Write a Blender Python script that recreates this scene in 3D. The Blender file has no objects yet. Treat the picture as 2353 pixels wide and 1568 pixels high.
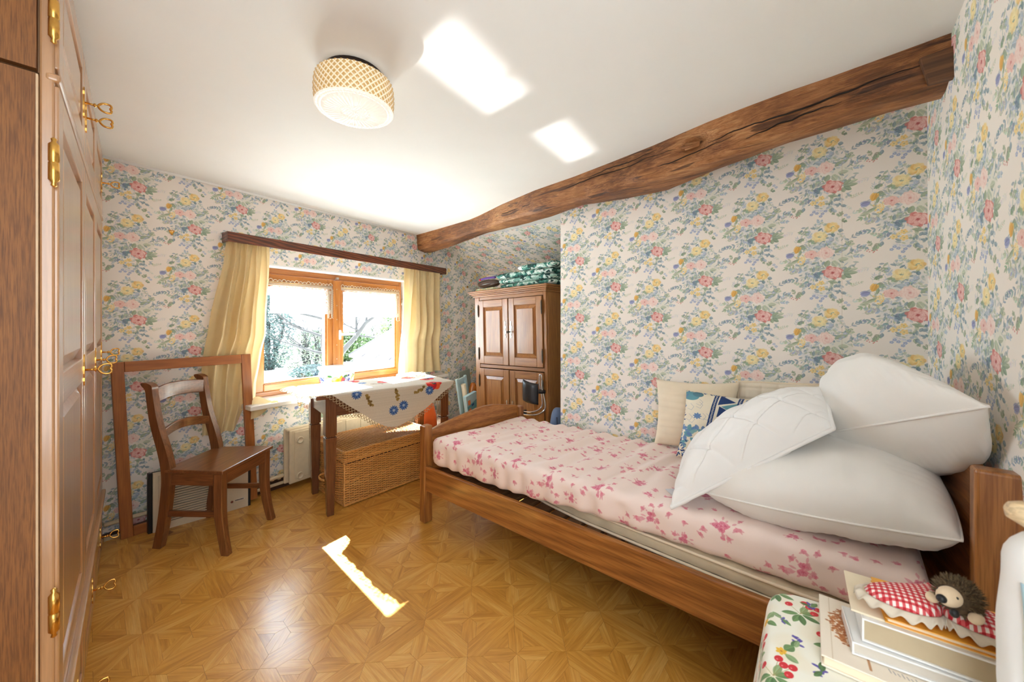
import bpy, bmesh, math, random
import numpy as np
from mathutils import Vector, Matrix, noise as mnoise
R = math.radians
rnd = random.Random(7)
scene = bpy.context.scene
COL = scene.collection

# ------------------------------------------------------------------ camera, world, sun, exposure
HC = 1.22
AZ = R(48.60)
cam_d = bpy.data.cameras.new('camera'); cam = bpy.data.objects.new('camera', cam_d); COL.objects.link(cam)
cam.location = (0, 0, HC)
cam.rotation_euler = (R(90), 0, -AZ)
cam_d.sensor_width = 36.0
cam_d.lens = 860.0 / 2353.0 * 36.0
cam_d.shift_y = -44.0 / 2353.0
cam_d.clip_start = 0.02
cam_d.dof.use_dof = True
cam_d.dof.focus_distance = 2.3
cam_d.dof.aperture_fstop = 5.0
scene.camera = cam

world = bpy.data.worlds.new('world'); scene.world = world
world.use_nodes = True
wn = world.node_tree.nodes; wl = world.node_tree.links
wn.clear()
w_out = wn.new('ShaderNodeOutputWorld'); w_bg = wn.new('ShaderNodeBackground')
w_bg.inputs['Color'].default_value = (0.70, 0.855, 1.0, 1); w_bg.inputs['Strength'].default_value = 4.0
wl.new(w_bg.outputs[0], w_out.inputs[0])

def lamp(name, kind, loc, direction, energy, color=(1, 1, 1), **kw):
    d = bpy.data.lights.new(name, kind); d.energy = energy; d.color = color
    for k, v in kw.items(): setattr(d, k, v)
    o = bpy.data.objects.new(name, d); COL.objects.link(o); o.location = loc
    o.rotation_euler = Vector(direction).to_track_quat('-Z', 'Y').to_euler()
    return o
SUN_DIR = (-0.026, -1.0, -0.80)
lamp('sun', 'SUN', (1, 6, 6), SUN_DIR, 31.0, (0.76, 0.885, 1.0), angle=R(0.55))
# added fill light behind the camera, lifts the room; no known source there
lamp('rear_fill', 'AREA', (-0.25, -0.45, 1.35), (0.62, 0.75, -0.02), 8.0, (0.86, 0.94, 1.0), shape='RECTANGLE', size=1.0, size_y=1.5)

scene.view_settings.view_transform = 'Standard'
scene.view_settings.look = 'None'
scene.view_settings.gamma = 1.0
scene.view_settings.use_curve_mapping = False
scene.view_settings.exposure = 1.80
scene.cycles.max_bounces = 10
scene.cycles.diffuse_bounces = 6
scene.cycles.transparent_max_bounces = 12

# ------------------------------------------------------------------ helpers: objects
def setp(o, label=None, cat=None, group=None, kind=None):
    if label: o['label'] = label
    if cat: o['category'] = cat
    if group: o['group'] = group
    if kind: o['kind'] = kind
    return o
def thing(name, label, cat, loc=(0, 0, 0), rotz=0.0, group=None, rot=None):
    o = bpy.data.objects.new(name, None); COL.objects.link(o)
    o.empty_display_size = 0.1
    o.location = loc
    o.rotation_euler = rot if rot else (0, 0, rotz)
    return setp(o, label, cat, group)
def copy_part(o, parent, loc=None, rot=None, scale=None):
    c = o.copy(); COL.objects.link(c); c.parent = parent
    if loc is not None: c.location = loc
    if rot is not None: c.rotation_euler = rot
    if scale is not None: c.scale = scale
    return c
def copy_tree(o, parent=None):
    c = o.copy(); COL.objects.link(c); c.parent = parent
    for ch in list(o.children): copy_tree(ch, c)
    return c

class MB:
    def __init__(s): s.v = []; s.f = []; s.uv = []; s.sm = []; s.mi = []
    def face(s, idx, uv=None, smooth=False, mi=0):
        s.f.append(tuple(idx)); s.uv.append(uv); s.sm.append(smooth); s.mi.append(mi)
    def hexa(s, p, mi=0):
        b = len(s.v); s.v += [tuple(q) for q in p]
        for f in ((0, 3, 2, 1), (4, 5, 6, 7), (0, 1, 5, 4), (1, 2, 6, 5), (2, 3, 7, 6), (3, 0, 4, 7)):
            s.face([b + i for i in f], mi=mi)
        return s
    def box(s, x0, x1, y0, y1, z0, z1, mi=0):
        return s.hexa([(x0, y0, z0), (x1, y0, z0), (x1, y1, z0), (x0, y1, z0), (x0, y0, z1), (x1, y0, z1), (x1, y1, z1), (x0, y1, z1)], mi)
    def frustum(s, c0, w0, d0, z0, c1, w1, d1, z1):
        a = [(c0[0] + sx * w0 / 2, c0[1] + sy * d0 / 2, z0) for sx, sy in ((-1, -1), (1, -1), (1, 1), (-1, 1))]
        b = [(c1[0] + sx * w1 / 2, c1[1] + sy * d1 / 2, z1) for sx, sy in ((-1, -1), (1, -1), (1, 1), (-1, 1))]
        return s.hexa(a + b)
    def prism(s, pts, fa, fb, smooth=False, mi=0):
        """pts: outline list; fa/fb map a 2-D outline point to 3-D on the two end faces"""
        n = len(pts); b = len(s.v)
        s.v += [tuple(fa(*p)) for p in pts] + [tuple(fb(*p)) for p in pts]
        s.face([b + i for i in range(n)][::-1], mi=mi); s.face([b + n + i for i in range(n)], mi=mi)
        for i in range(n):
            j = (i + 1) % n
            s.face([b + i, b + j, b + n + j, b + n + i], smooth=smooth, mi=mi)
        return s
    def tube(s, path, r, n=8, closed=False, cap=True, mi=0, flat=1.0):
        P = [Vector(p) for p in path]; m = len(P); b = len(s.v)
        prev = None
        for i, p in enumerate(P):
            if closed: t = P[(i + 1) % m] - P[i - 1]
            else: t = P[min(i + 1, m - 1)] - P[max(i - 1, 0)]
            if t.length < 1e-9: t = Vector((0, 0, 1))
            t.normalize()
            if prev is None:
                a = Vector((0, 0, 1)) if abs(t.z) < 0.9 else Vector((1, 0, 0))
                u = t.cross(a).normalized()
            else:
                u = prev - t * prev.dot(t)
                if u.length < 1e-6: u = t.orthogonal()
                u.normalize()
            prev = u; w = t.cross(u)
            rr = r[i] if isinstance(r, (list, tuple)) else r
            for k in range(n):
                an = 2 * math.pi * k / n
                s.v.append(tuple(p + u * (math.cos(an) * rr) + w * (math.sin(an) * rr * flat)))
        for i in range(m if closed else m - 1):
            j = (i + 1) % m
            for k in range(n):
                l = (k + 1) % n
                s.face([b + i * n + k, b + i * n + l, b + j * n + l, b + j * n + k], smooth=True, mi=mi)
        if cap and not closed:
            s.face([b + k for k in range(n)][::-1], mi=mi); s.face([b + (m - 1) * n + k for k in range(n)], mi=mi)
        return s
    def lathe(s, prof, n=24, c=(0, 0, 0), axis='z', mi=0, uv=False):
        b = len(s.v); m = len(prof)
        for (r, z) in prof:
            for k in range(n):
                an = 2 * math.pi * k / n
                q = (r * math.cos(an), r * math.sin(an), z)
                if axis == 'x': q = (z, q[0], q[1])
                if axis == 'y': q = (q[0], z, q[1])
                s.v.append((c[0] + q[0], c[1] + q[1], c[2] + q[2]))
        for i in range(m - 1):
            for k in range(n):
                l = (k + 1) % n
                U = None
                if uv: U = [(k / n, i / (m - 1)), ((k + 1) / n, i / (m - 1)), ((k + 1) / n, (i + 1) / (m - 1)), (k / n, (i + 1) / (m - 1))]
                s.face([b + i * n + k, b + i * n + l, b + (i + 1) * n + l, b + (i + 1) * n + k], U, True, mi)
        if prof[0][0] > 1e-6: s.face([b + k for k in range(n)][::-1], mi=mi)
        if prof[-1][0] > 1e-6: s.face([b + (m - 1) * n + k for k in range(n)], mi=mi)
        return s
    def grid(s, fn, nu, nv, closeu=False, closev=False, uvfn=None, mi=0, smooth=True):
        """fn(u,v) u,v in 0..1 -> xyz"""
        b = len(s.v); mu = nu if closeu else nu + 1; mv = nv if closev else nv + 1
        for i in range(mu):
            for j in range(mv): s.v.append(tuple(fn(i / nu, j / nv)))
        for i in range(nu):
            for j in range(nv):
                i2 = (i + 1) % mu; j2 = (j + 1) % mv
                U = None
                if uvfn: U = [uvfn(i / nu, j / nv), uvfn((i + 1) / nu, j / nv), uvfn((i + 1) / nu, (j + 1) / nv), uvfn(i / nu, (j + 1) / nv)]
                s.face([b + i * mv + j, b + i2 * mv + j, b + i2 * mv + j2, b + i * mv + j2], U, smooth, mi)
        return s
    def xform(s, M):
        s.v = [tuple(M @ Vector(p)) for p in s.v]; return s
    def add(s, o, M=None):
        b = len(s.v)
        s.v += [tuple(M @ Vector(p)) if M is not None else p for p in o.v]
        for f, u, sm, mi in zip(o.f, o.uv, o.sm, o.mi): s.face([b + i for i in f], u, sm, mi)
        return s
    def build(s, name, mat, parent=None, bevel=0.0, seg=2, smooth=None, loc=None, rot=None, solid=0.0, sub=0):
        me = bpy.data.meshes.new(name); me.from_pydata(s.v, [], s.f)
        me.polygons.foreach_set('use_smooth', [bool(x) if smooth is None else smooth for x in s.sm])
        mats = mat if isinstance(mat, (list, tuple)) else [mat]
        for m in mats: me.materials.append(m)
        if len(mats) > 1: me.polygons.foreach_set('material_index', s.mi)
        if any(u is not None for u in s.uv):
            L = me.uv_layers.new(name='UVMap'); buf = []
            for f, u in zip(s.f, s.uv):
                for q in (u if u is not None else [(0, 0)] * len(f)): buf += [q[0], q[1]]
            L.data.foreach_set('uv', buf)
        me.update()
        o = bpy.data.objects.new(name, me); COL.objects.link(o)
        if parent is not None: o.parent = parent
        if loc is not None: o.location = loc
        if rot is not None: o.rotation_euler = rot
        if solid:
            md = o.modifiers.new('thick', 'SOLIDIFY'); md.thickness = solid; md.offset = 0
        if bevel:
            md = o.modifiers.new('edge', 'BEVEL'); md.width = bevel; md.segments = seg; md.limit_method = 'ANGLE'; md.angle_limit = R(40)
        if sub:
            md = o.modifiers.new('sub', 'SUBSURF'); md.levels = sub; md.render_levels = sub
        return o
def BX(*a): return MB().box(*a)
def boxes(name, mat, parent, lst, **kw):
    return [MB().box(*b).build(name, mat, parent, **kw) for b in lst]
def lerp(a, b, t): return a + (b - a) * t
def smooth01(t):
    t = max(0.0, min(1.0, t)); return t * t * (3 - 2 * t)
def interp(tab, x):
    if x <= tab[0][0]: return tab[0][1]
    for (a, ya), (b, yb) in zip(tab, tab[1:]):
        if x <= b: return lerp(ya, yb, (x - a) / (b - a))
    return tab[-1][1]
def arc(cx, cy, r, a0, a1, n): return [(cx + r * math.cos(lerp(a0, a1, i / n)), cy + r * math.sin(lerp(a0, a1, i / n))) for i in range(n + 1)]
def spline(pts, n, closed=False):
    """Catmull-Rom through 2-D or 3-D points"""
    P = [Vector(p) for p in pts]; out = []; m = len(P)
    segs = m if closed else m - 1
    for i in range(segs):
        p0 = P[i - 1] if (closed or i > 0) else P[0]; p1 = P[i]; p2 = P[(i + 1) % m]
        p3 = P[(i + 2) % m] if (closed or i + 2 < m) else P[-1]
        for k in range(n):
            t = k / n
            out.append(0.5 * ((2 * p1) + (p2 - p0) * t + (2 * p0 - 5 * p1 + 4 * p2 - p3) * t * t + (3 * p1 - p0 - 3 * p2 + p3) * t ** 3))
    if not closed: out.append(P[-1])
    return out
def fz(x, y):   # the old floor rises a little towards the back left corner
    return 0.055 * smooth01((0.9 - x) / 0.8) * smooth01((y - 2.0) / 1.0)

# ------------------------------------------------------------------ helpers: materials
def srgb(r, g, b):
    f = lambda c: (c / 255.0) / 12.92 if c / 255.0 <= 0.04045 else ((c / 255.0 + 0.055) / 1.055) ** 2.4
    return (f(r), f(g), f(b), 1.0)
class NT:
    def __init__(s, name):
        s.m = bpy.data.materials.new(name); s.m.use_nodes = True
        s.n = s.m.node_tree.nodes; s.l = s.m.node_tree.links
        s.p = s.n['Principled BSDF']; s.out = s.n['Material Output']
    def new(s, t, **kw):
        x = s.n.new('ShaderNode' + t)
        for k, v in kw.items(): setattr(x, k, v)
        return x
    def link(s, a, b): s.l.new(a, b)
    def math(s, op, a, b=None, clamp=False):
        x = s.new('Math', operation=op); x.use_clamp = clamp
        for i, q in enumerate((a, b)):
            if q is None: continue
            if isinstance(q, (int, float)): x.inputs[i].default_value = q
            else: s.link(q, x.inputs[i])
        return x.outputs[0]
    def ramp(s, fac, stops, mode='LINEAR'):
        x = s.new('ValToRGB'); e = x.color_ramp.elements; x.color_ramp.interpolation = mode
        while len(e) < len(stops): e.new(0.5)
        for q, (p, c) in zip(e, stops): q.position = p; q.color = c
        s.link(fac, x.inputs[0]); return x.outputs[0]
    def mix(s, fac, a, b, blend='MIX'):
        x = s.new('Mix', data_type='RGBA', blend_type=blend)
        for i, q in ((0, fac), (6, a), (7, b)):
            if isinstance(q, (int, float)): x.inputs[i].default_value = q
            elif isinstance(q, tuple): x.inputs[i].default_value = q
            else: s.link(q, x.inputs[i])
        return x.outputs[2]
    def coord(s, kind='Object', scale=(1, 1, 1), rot=(0, 0, 0), loc=(0, 0, 0)):
        tc = s.new('TexCoord'); mp = s.new('Mapping')
        mp.inputs['Scale'].default_value = scale; mp.inputs['Rotation'].default_value = rot; mp.inputs['Location'].default_value = loc
        s.link(tc.outputs[kind], mp.inputs[0]); return mp.outputs[0]
    def noise(s, vec, scale, detail=3, rough=0.5, dist=0.0):
        x = s.new('TexNoise'); x.inputs['Scale'].default_value = scale; x.inputs['Detail'].default_value = detail
        x.inputs['Roughness'].default_value = rough; x.inputs['Distortion'].default_value = dist
        if vec is not None: s.link(vec, x.inputs['Vector'])
        return x.outputs['Fac']
    def bump(s, h, strength=0.3, dist=0.002):
        x = s.new('Bump'); x.inputs['Strength'].default_value = strength; x.inputs['Distance'].default_value = dist
        s.link(h, x.inputs['Height']); s.link(x.outputs[0], s.p.inputs['Normal'])
    def set(s, **kw):
        names = dict(rough='Roughness', metal='Metallic', coat='Coat Weight', coat_rough='Coat Roughness', spec='Specular IOR Level', sheen='Sheen Weight', alpha='Alpha', trans='Transmission Weight', ior='IOR', emis='Emission Strength', emc='Emission Color', sss='Subsurface Weight')
        for k, v in kw.items():
            i = s.p.inputs[names[k]]
            if hasattr(v, 'is_linked') or hasattr(v, 'links'): s.link(v, i)
            else: i.default_value = v
        return s
    def color(s, c):
        if isinstance(c, tuple): s.p.inputs['Base Color'].default_value = c
        else: s.link(c, s.p.inputs['Base Color'])
        return s
_mc = {}
def plain(name, c, rough=0.5, metal=0.0, coat=0.0, var=0.06, scale=30.0, bump=0.0):
    if name in _mc: return _mc[name]
    t = NT(name); v = t.coord('Object')
    n = t.noise(v, scale, 3)
    d = tuple(max(0, q * (1 - var * 1.6)) for q in c[:3]) + (1,); l = tuple(min(1, q * (1 + var)) for q in c[:3]) + (1,)
    t.color(t.ramp(n, [(0.3, d), (0.7, l)])); t.set(rough=rough, metal=metal, coat=coat)
    if bump: t.bump(n, bump, 0.002)
    _mc[name] = t.m; return t.m
def wood(name, light, mid, dark, axis='Z', rough=0.42, coat=0.25, scale=1.0, fine=0.5, band=0.5, contrast=1.0):
    key = name + '_' + axis
    if key in _mc: return _mc[key]
    t = NT(key)
    k = {'X': (0.10, 1, 1), 'Y': (1, 0.10, 1), 'Z': (1, 1, 0.10)}[axis]
    v = t.coord('Object', tuple(q * scale for q in k))
    big = t.noise(v, 9.0, 4, 0.55, 1.2)
    v2 = t.coord('Object', tuple((q if q == 1 else 0.035) * scale for q in k))
    fin = t.noise(v2, 190.0, 3, 0.6, 0.2)
    wv = t.new('TexWave', wave_type='BANDS', bands_direction='DIAGONAL', wave_profile='SIN')
    wv.inputs['Scale'].default_value = 14.0; wv.inputs['Distortion'].default_value = 5.0; wv.inputs['Detail'].default_value = 2.5; wv.inputs['Detail Scale'].default_value = 1.2
    t.link(v, wv.inputs['Vector'])
    big2 = t.noise(t.coord('Object', tuple(q * scale for q in k)), 42.0, 4, 0.6, 0.4)
    bb_ = t.math('ADD', t.math('MULTIPLY', big, 0.5), t.math('MULTIPLY', big2, 0.5))
    f = t.math('ADD', t.math('MULTIPLY', bb_, 1.0 - band * 0.6), t.math('MULTIPLY', wv.outputs['Fac'], band * 0.6))
    c = t.ramp(f, [(0.5 - 0.32 / contrast, dark), (0.5, mid), (0.5 + 0.3 / contrast, light)])
    pore = t.ramp(fin, [(0.36, (0.35, 0.28, 0.22, 1)), (0.56, (1, 1, 1, 1))])
    c = t.mix(fine, c, pore, 'MULTIPLY')
    t.color(c)
    t.set(rough=rough, coat=coat, coat_rough=0.18)
    t.bump(fin, 0.12, 0.001)
    _mc[key] = t.m; return t.m
def fabric(name, c, rough=0.9, var=0.05, weave=900.0, bump=0.15, transl=0.0, sheen=0.2, c2=None):
    if name in _mc: return _mc[name]
    t = NT(name); v = t.coord('Object')
    n = t.noise(v, 14.0, 4); w = t.noise(v, weave, 1)
    d = c2 if c2 else tuple(q * (1 - 2 * var) for q in c[:3]) + (1,)
    t.color(t.ramp(n, [(0.3, d), (0.7, c)])); t.set(rough=rough, sheen=sheen)
    t.bump(w, bump, 0.0006)
    if transl:
        tr = t.new('BsdfTranslucent'); tr.inputs[0].default_value = c
        mx = t.new('MixShader'); mx.inputs[0].default_value = transl
        t.link(t.p.outputs[0], mx.inputs[1]); t.link(tr.outputs[0], mx.inputs[2]); t.link(mx.outputs[0], t.out.inputs[0])
    _mc[name] = t.m; return t.m

# ------------------------------------------------------------------ printed patterns, drawn here with numpy (flat print on paper and cloth)
class Paint:
    def __init__(s, w, h, bg, seed=1):
        s.w, s.h = w, h; s.a = np.empty((h, w, 3), np.float32); s.a[:] = np.array(bg, np.float32) / 255.0
        s.r = random.Random(seed); s.off = [(0, 0)]
    def blend(s, x0, x1, y0, y1, fn, col, alpha):
        for ox, oy in s.off:
            ix = np.arange(math.floor(x0 + ox), math.ceil(x1 + ox) + 1); iy = np.arange(math.floor(y0 + oy), math.ceil(y1 + oy) + 1)
            X, Y = np.meshgrid(ix - ox + 0.0, iy - oy + 0.0)
            m = np.clip(fn(X, Y), 0, 1)[..., None] * alpha
            sel = np.ix_(iy % s.h, ix % s.w)
            c = np.array(col, np.float32) / 255.0
            s.a[sel] = s.a[sel] * (1 - m) + c * m
    def blob(s, x, y, rx, ry, col, ang=0.0, alpha=1.0, soft=2.0):
        ca, sa = math.cos(ang), math.sin(ang); r = max(rx, ry) + soft
        def fn(X, Y):
            u = ((X - x) * ca + (Y - y) * sa) / rx; v = (-(X - x) * sa + (Y - y) * ca) / ry
            return (1 - np.sqrt(u * u + v * v)) * min(rx, ry) / soft + 0.5
        s.blend(x - r, x + r, y - r, y + r, fn, col, alpha)
    def leaf(s, x, y, ang, L, w, col, alpha=0.9, rib=True):
        ca, sa = math.cos(ang), math.sin(ang); r = L + 3
        def prof(X, Y):
            u = ((X - x) * ca + (Y - y) * sa) / L; v = -(X - x) * sa + (Y - y) * ca
            h = w * np.sin(np.pi * np.clip(u, 0, 1)) ** 0.75
            return u, v, np.where((u > 0) & (u < 1), (h - np.abs(v)) / 1.6 + 0.5, 0)
        s.blend(x - r, x + r, y - r, y + r, lambda X, Y: prof(X, Y)[2], col, alpha)
        if rib:
            dk = [c * 0.8 for c in col]
            s.blend(x - r, x + r, y - r, y + r, lambda X, Y: np.clip(prof(X, Y)[2], 0, 1) * (prof(X, Y)[1] > 0), dk, 0.35 * alpha)
            lt = [min(255, c * 1.18) for c in col]
            s.blend(x - r, x + r, y - r, y + r, lambda X, Y: np.clip(prof(X, Y)[2], 0, 1) * (np.abs(prof(X, Y)[1]) < max(0.7, w * 0.09)), lt, 0.7 * alpha)
    def line(s, pts, wd, col, alpha=0.8):
        for (x0, y0), (x1, y1) in zip(pts, pts[1:]):
            dx, dy = x1 - x0, y1 - y0; LL = dx * dx + dy * dy + 1e-6
            def fn(X, Y):
                t = np.clip(((X - x0) * dx + (Y - y0) * dy) / LL, 0, 1)
                return (wd / 2 - np.hypot(X - x0 - t * dx, Y - y0 - t * dy)) + 0.5
            s.blend(min(x0, x1) - wd - 1, max(x0, x1) + wd + 1, min(y0, y1) - wd - 1, max(y0, y1) + wd + 1, fn, col, alpha)
    def poly(s, pts, col, alpha=1.0):
        xs = [p[0] for p in pts]; ys = [p[1] for p in pts]
        def fn(X, Y):
            ins = np.zeros(X.shape, bool); n = len(pts)
            for i in range(n):
                xa, ya = pts[i]; xb, yb = pts[(i + 1) % n]
                if ya == yb: continue
                cnd = (ya > Y) != (yb > Y)
                ins ^= cnd & (X < (xb - xa) * (Y - ya) / (yb - ya) + xa)
            return ins.astype(np.float32)
        s.blend(min(xs), max(xs), min(ys), max(ys), fn, col, alpha)
    def rose(s, x, y, r, base, lite, deep, n=4):
        s.blob(x, y, r, r * 0.86, base, 0.2, 0.95)
        for k in range(16):
            an = s.r.uniform(0, 6.28); q = r * s.r.uniform(0.55, 0.95)
            s.blob(x + math.cos(an) * q, y + math.sin(an) * q * 0.86, r * 0.34, r * 0.26, base if k % 3 else lite, an, 0.85)
        for ring in range(n):
            q = r * (0.80 - 0.19 * ring); m = 7 - ring
            for k in range(m):
                an = 6.28 * k / m + ring * 0.6 + s.r.uniform(-0.2, 0.2)
                px, py = x + math.cos(an) * q, y + math.sin(an) * q * 0.86
                s.blob(px, py, r * 0.30, r * 0.15, lite, an + 1.57 + s.r.uniform(-0.4, 0.4), 0.6, 4)
                s.blob(px - math.cos(an) * r * 0.13, py - math.sin(an) * r * 0.11, r * 0.25, r * 0.06, deep, an + 1.57 + s.r.uniform(-0.4, 0.4), 0.5, 3)
        s.blob(x, y, r * 0.17, r * 0.13, deep, 0, 0.85)
    def cup(s, x, y, r, col, deep, cen, n=5):
        a0 = s.r.uniform(0, 6.28)
        for k in range(n):
            an = a0 + 6.28 * k / n
            s.blob(x + math.cos(an) * r * 0.55, y + math.sin(an) * r * 0.45, r * 0.55, r * 0.42, col, an, 0.9)
            s.blob(x + math.cos(an) * r * 0.85, y + math.sin(an) * r * 0.7, r * 0.14, r * 0.34, deep, an, 0.45)
        s.blob(x, y, r * 0.24, r * 0.18, cen, 0, 0.9)
    def tulip(s, x, y, r, col, deep, ang):
        for d in (-0.5, 0.5, 0):
            s.leaf(x - math.cos(ang) * r, y - math.sin(ang) * r, ang + d * 0.5, r * 2.1, r * 0.55, col if d else deep, 0.85)
    def spray(s, x, y, ang, L, n, l, w, col, alpha=0.85, bend=0.3):
        px, py = x, y
        for k in range(n):
            a = ang + bend * (k / n - 0.5); nx, ny = px + math.cos(a) * L / n, py + math.sin(a) * L / n
            s.line([(px, py), (nx, ny)], 1.6, [c * 0.9 for c in col], alpha * 0.8)
            for sd in (-1, 1):
                s.leaf(nx, ny, a + sd * s.r.uniform(0.5, 0.85), l * (1 - 0.35 * k / n) * s.r.uniform(0.85, 1.1), w * (1 - 0.3 * k / n), [c * s.r.uniform(0.93, 1.07) for c in col], alpha * s.r.uniform(0.75, 1))
            px, py = nx, ny
        s.leaf(px, py, ang, l, w, col, alpha)
    def image(s, name):
        im = bpy.data.images.new(name, s.w, s.h, alpha=False)
        buf = np.ones((s.h, s.w, 4), np.float32); buf[..., :3] = np.clip(s.a[::-1], 0, 1)
        im.pixels.foreach_set(buf.ravel()); im.update(); im.pack()
        return im
def printed(name, img, rough=0.9, weave=0.0, transl=0.0, coat=0.0, sheen=0.0, bump=0.1):
    t = NT(name); tx = t.new('TexImage'); tx.image = img; tx.interpolation = 'Cubic'
    tc = t.new('TexCoord'); t.link(tc.outputs['UV'], tx.inputs[0])
    t.color(tx.outputs[0]); t.set(rough=rough, coat=coat, sheen=sheen)
    if weave: t.bump(t.noise(t.coord('Object'), weave, 2), bump, 0.0006)
    if transl:
        tr = t.new('BsdfTranslucent'); t.link(tx.outputs[0], tr.inputs[0])
        mx = t.new('MixShader'); mx.inputs[0].default_value = transl
        t.link(t.p.outputs[0], mx.inputs[1]); t.link(tr.outputs[0], mx.inputs[2]); t.link(mx.outputs[0], t.out.inputs[0])
    return t.m

# --- wallpaper: half-drop repeat 0.512 m x 0.379 m
PW, PH = 1024, 758
wp = Paint(PW, PH, (238, 230, 222), 11)
wp.off = [(0, 0), (PW // 2, PH // 2)]
G1, G2, G3 = (156, 172, 146), (186, 196, 172), (134, 156, 132)
B1, B2, B3 = (140, 160, 172), (174, 188, 200), (116, 142, 156)
def K(x, y): return ((640 + (x - 640) * 0.84) * 1.024, y * 1.024)
def wspray(x, y, a, L, n, l, w, c, al=0.8, b=0.3): X, Y = K(x, y); wp.spray(X, Y, R(a), L * 0.9, n, l * 0.8, w * 0.85, c, al, b)
# soft washes behind the bouquet, then many small pale leaves
for x, y, rx, ry, c in ((560, 600, 120, 70, (196, 206, 206)), (480, 800, 110, 80, (190, 202, 212)), (620, 540, 90, 60, (204, 210, 212)), (700, 720, 90, 80, (196, 206, 190)), (560, 1000, 80, 50, (206, 210, 216))):
    X, Y = K(x, y); wp.blob(X, Y, rx * 0.8, ry, c, 0, 0.30, 40)
for k in range(400):
    q = math.sqrt(wp.r.random()); a = wp.r.uniform(0, 6.283); x, y = 560 + 235 * q * math.cos(a) + 0.0, 700 + 330 * q * math.sin(a); x += (y - 700) * 0.10
    X, Y = K(x, y); wp.leaf(X, Y, wp.r.uniform(0, 6.283), wp.r.uniform(20, 46), wp.r.uniform(4, 9.5), wp.r.choice([G2, B2, G1, (192, 202, 208), (178, 192, 186), B1, B3]), wp.r.uniform(0.35, 0.8))
for x, y, a, L, n, l, w, c in ((760, 215, -20, 90, 5, 30, 5, G2), (770, 345, -5, 80, 4, 34, 6, (200, 208, 208)), (330, 430, 160, 80, 4, 40, 5, (207, 210, 214)), (880, 420, -12, 70, 4, 40, 7, G2),
                               (850, 250, 60, 60, 3, 22, 5, (200, 206, 194)), (600, 300, 200, 90, 4, 40, 6, (204, 210, 216)), (700, 990, 40, 80, 4, 30, 5, (204, 210, 200)), (340, 560, -80, 60, 3, 40, 4, B2), (420, 560, -60, 80, 3, 40, 4, (194, 204, 210))):
    wspray(x, y, a, L, n, l, w, c, 0.55)
for args in ((470, 470, 195, 80, 4, 40, 9, G1), (420, 500, 150, 50, 3, 34, 9, G3), (430, 575, 170, 30, 2, 44, 15, G1), (760, 560, -28, 120, 4, 44, 6, B1), (720, 590, 10, 60, 3, 30, 9, G2), (860, 445, -8, 60, 3, 36, 8, G2),
             (790, 690, -40, 95, 4, 42, 9, B2), (770, 700, 5, 70, 3, 40, 9, B2), (740, 630, -50, 70, 5, 18, 4, G1), (390, 860, 170, 120, 4, 50, 9, B1), (420, 800, 195, 110, 4, 46, 10, B2), (470, 890, 150, 70, 3, 50, 12, B1), (520, 800, 100, 60, 3, 40, 14, B3),
             (390, 970, 120, 60, 3, 44, 13, G1), (560, 760, 150, 70, 3, 40, 14, G2), (340, 720, 150, 80, 3, 60, 8, G1), (330, 700, 185, 60, 2, 50, 8, G2), (600, 1000, 60, 70, 3, 34, 9, G1), (550, 420, -110, 60, 3, 30, 6, B2), (680, 370, -60, 40, 2, 40, 10, G1), (690, 380, 30, 40, 2, 30, 9, G3),
             (480, 720, 190, 90, 4, 40, 9, B2), (600, 600, -60, 70, 4, 30, 7, B2), (800, 620, 20, 80, 4, 34, 8, B1), (430, 930, 200, 80, 4, 36, 9, G2), (540, 560, 200, 70, 3, 36, 10, G1)): wspray(*args)
for x, y, a, L, w, c in ((500, 590, 20, 75, 24, B2), (640, 490, 80, 38, 15, B3), (680, 470, 10, 42, 17, B1), (650, 655, -20, 105, 22, G1), (680, 720, 0, 78, 20, G2), (640, 730, 60, 62, 27, G2), (610, 720, 110, 70, 24, G1),
                         (720, 830, -35, 70, 18, G1), (720, 840, 0, 105, 17, G1), (730, 850, 35, 62, 18, G3), (715, 850, 75, 52, 18, G1), (760, 820, -15, 70, 14, G2), (530, 830, -20, 60, 18, B3), (470, 920, 30, 62, 18, B2), (600, 900, 15, 80, 14, G1),
                         (490, 770, 95, 52, 13, B1), (560, 930, -120, 40, 13, G3), (400, 1010, -80, 44, 14, B1), (700, 1000, 20, 46, 14, B1), (650, 960, -60, 40, 13, B1), (660, 950, -10, 44, 13, B1), (640, 1010, 100, 40, 15, B1), (640, 1030, 40, 40, 14, B2), (655, 985, 20, 44, 11, B1), (620, 1000, 160, 34, 11, B2)):
    X, Y = K(x, y); wp.leaf(X, Y, R(a), L * 0.9, w * 0.9, c, 0.8)
for x, y in ((490, 1025), (515, 1040), (560, 1050), (585, 1030), (545, 1070), (470, 1045), (480, 850), (500, 870), (455, 845), (600, 560), (570, 580), (625, 545), (720, 640), (700, 655), (735, 610), (440, 470), (460, 500), (740, 350), (760, 370)):
    X, Y = K(x, y); c = (140, 158, 200) if y > 1000 else (172, 186, 212)
    for k in range(5): wp.blob(X + 8 * math.cos(k * 1.26), Y + 7 * math.sin(k * 1.26), 6, 5, c, 0, 0.7)
    wp.blob(X, Y, 2.5, 2.5, (235, 225, 190))
for x, y in ((300, 1040), (318, 1048), (335, 1040), (352, 1048), (370, 1040), (345, 1056), (310, 1030)):
    X, Y = K(x, y); wp.blob(X, Y, 5, 5, (204, 134, 128), 0, 0.8)
wspray(340, 1020, -110, 50, 2, 34, 8, G1); wspray(330, 1030, 200, 60, 2, 30, 5, G2)
for x, y, r, c in ((485, 945, 23, (238, 216, 158)), (550, 912, 21, (240, 212, 144)), (552, 962, 24, (236, 210, 148)), (520, 925, 16, (242, 222, 170))):
    X, Y = K(x, y); wp.cup(X, Y, r, c, (224, 184, 110), (176, 178, 140))
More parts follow.
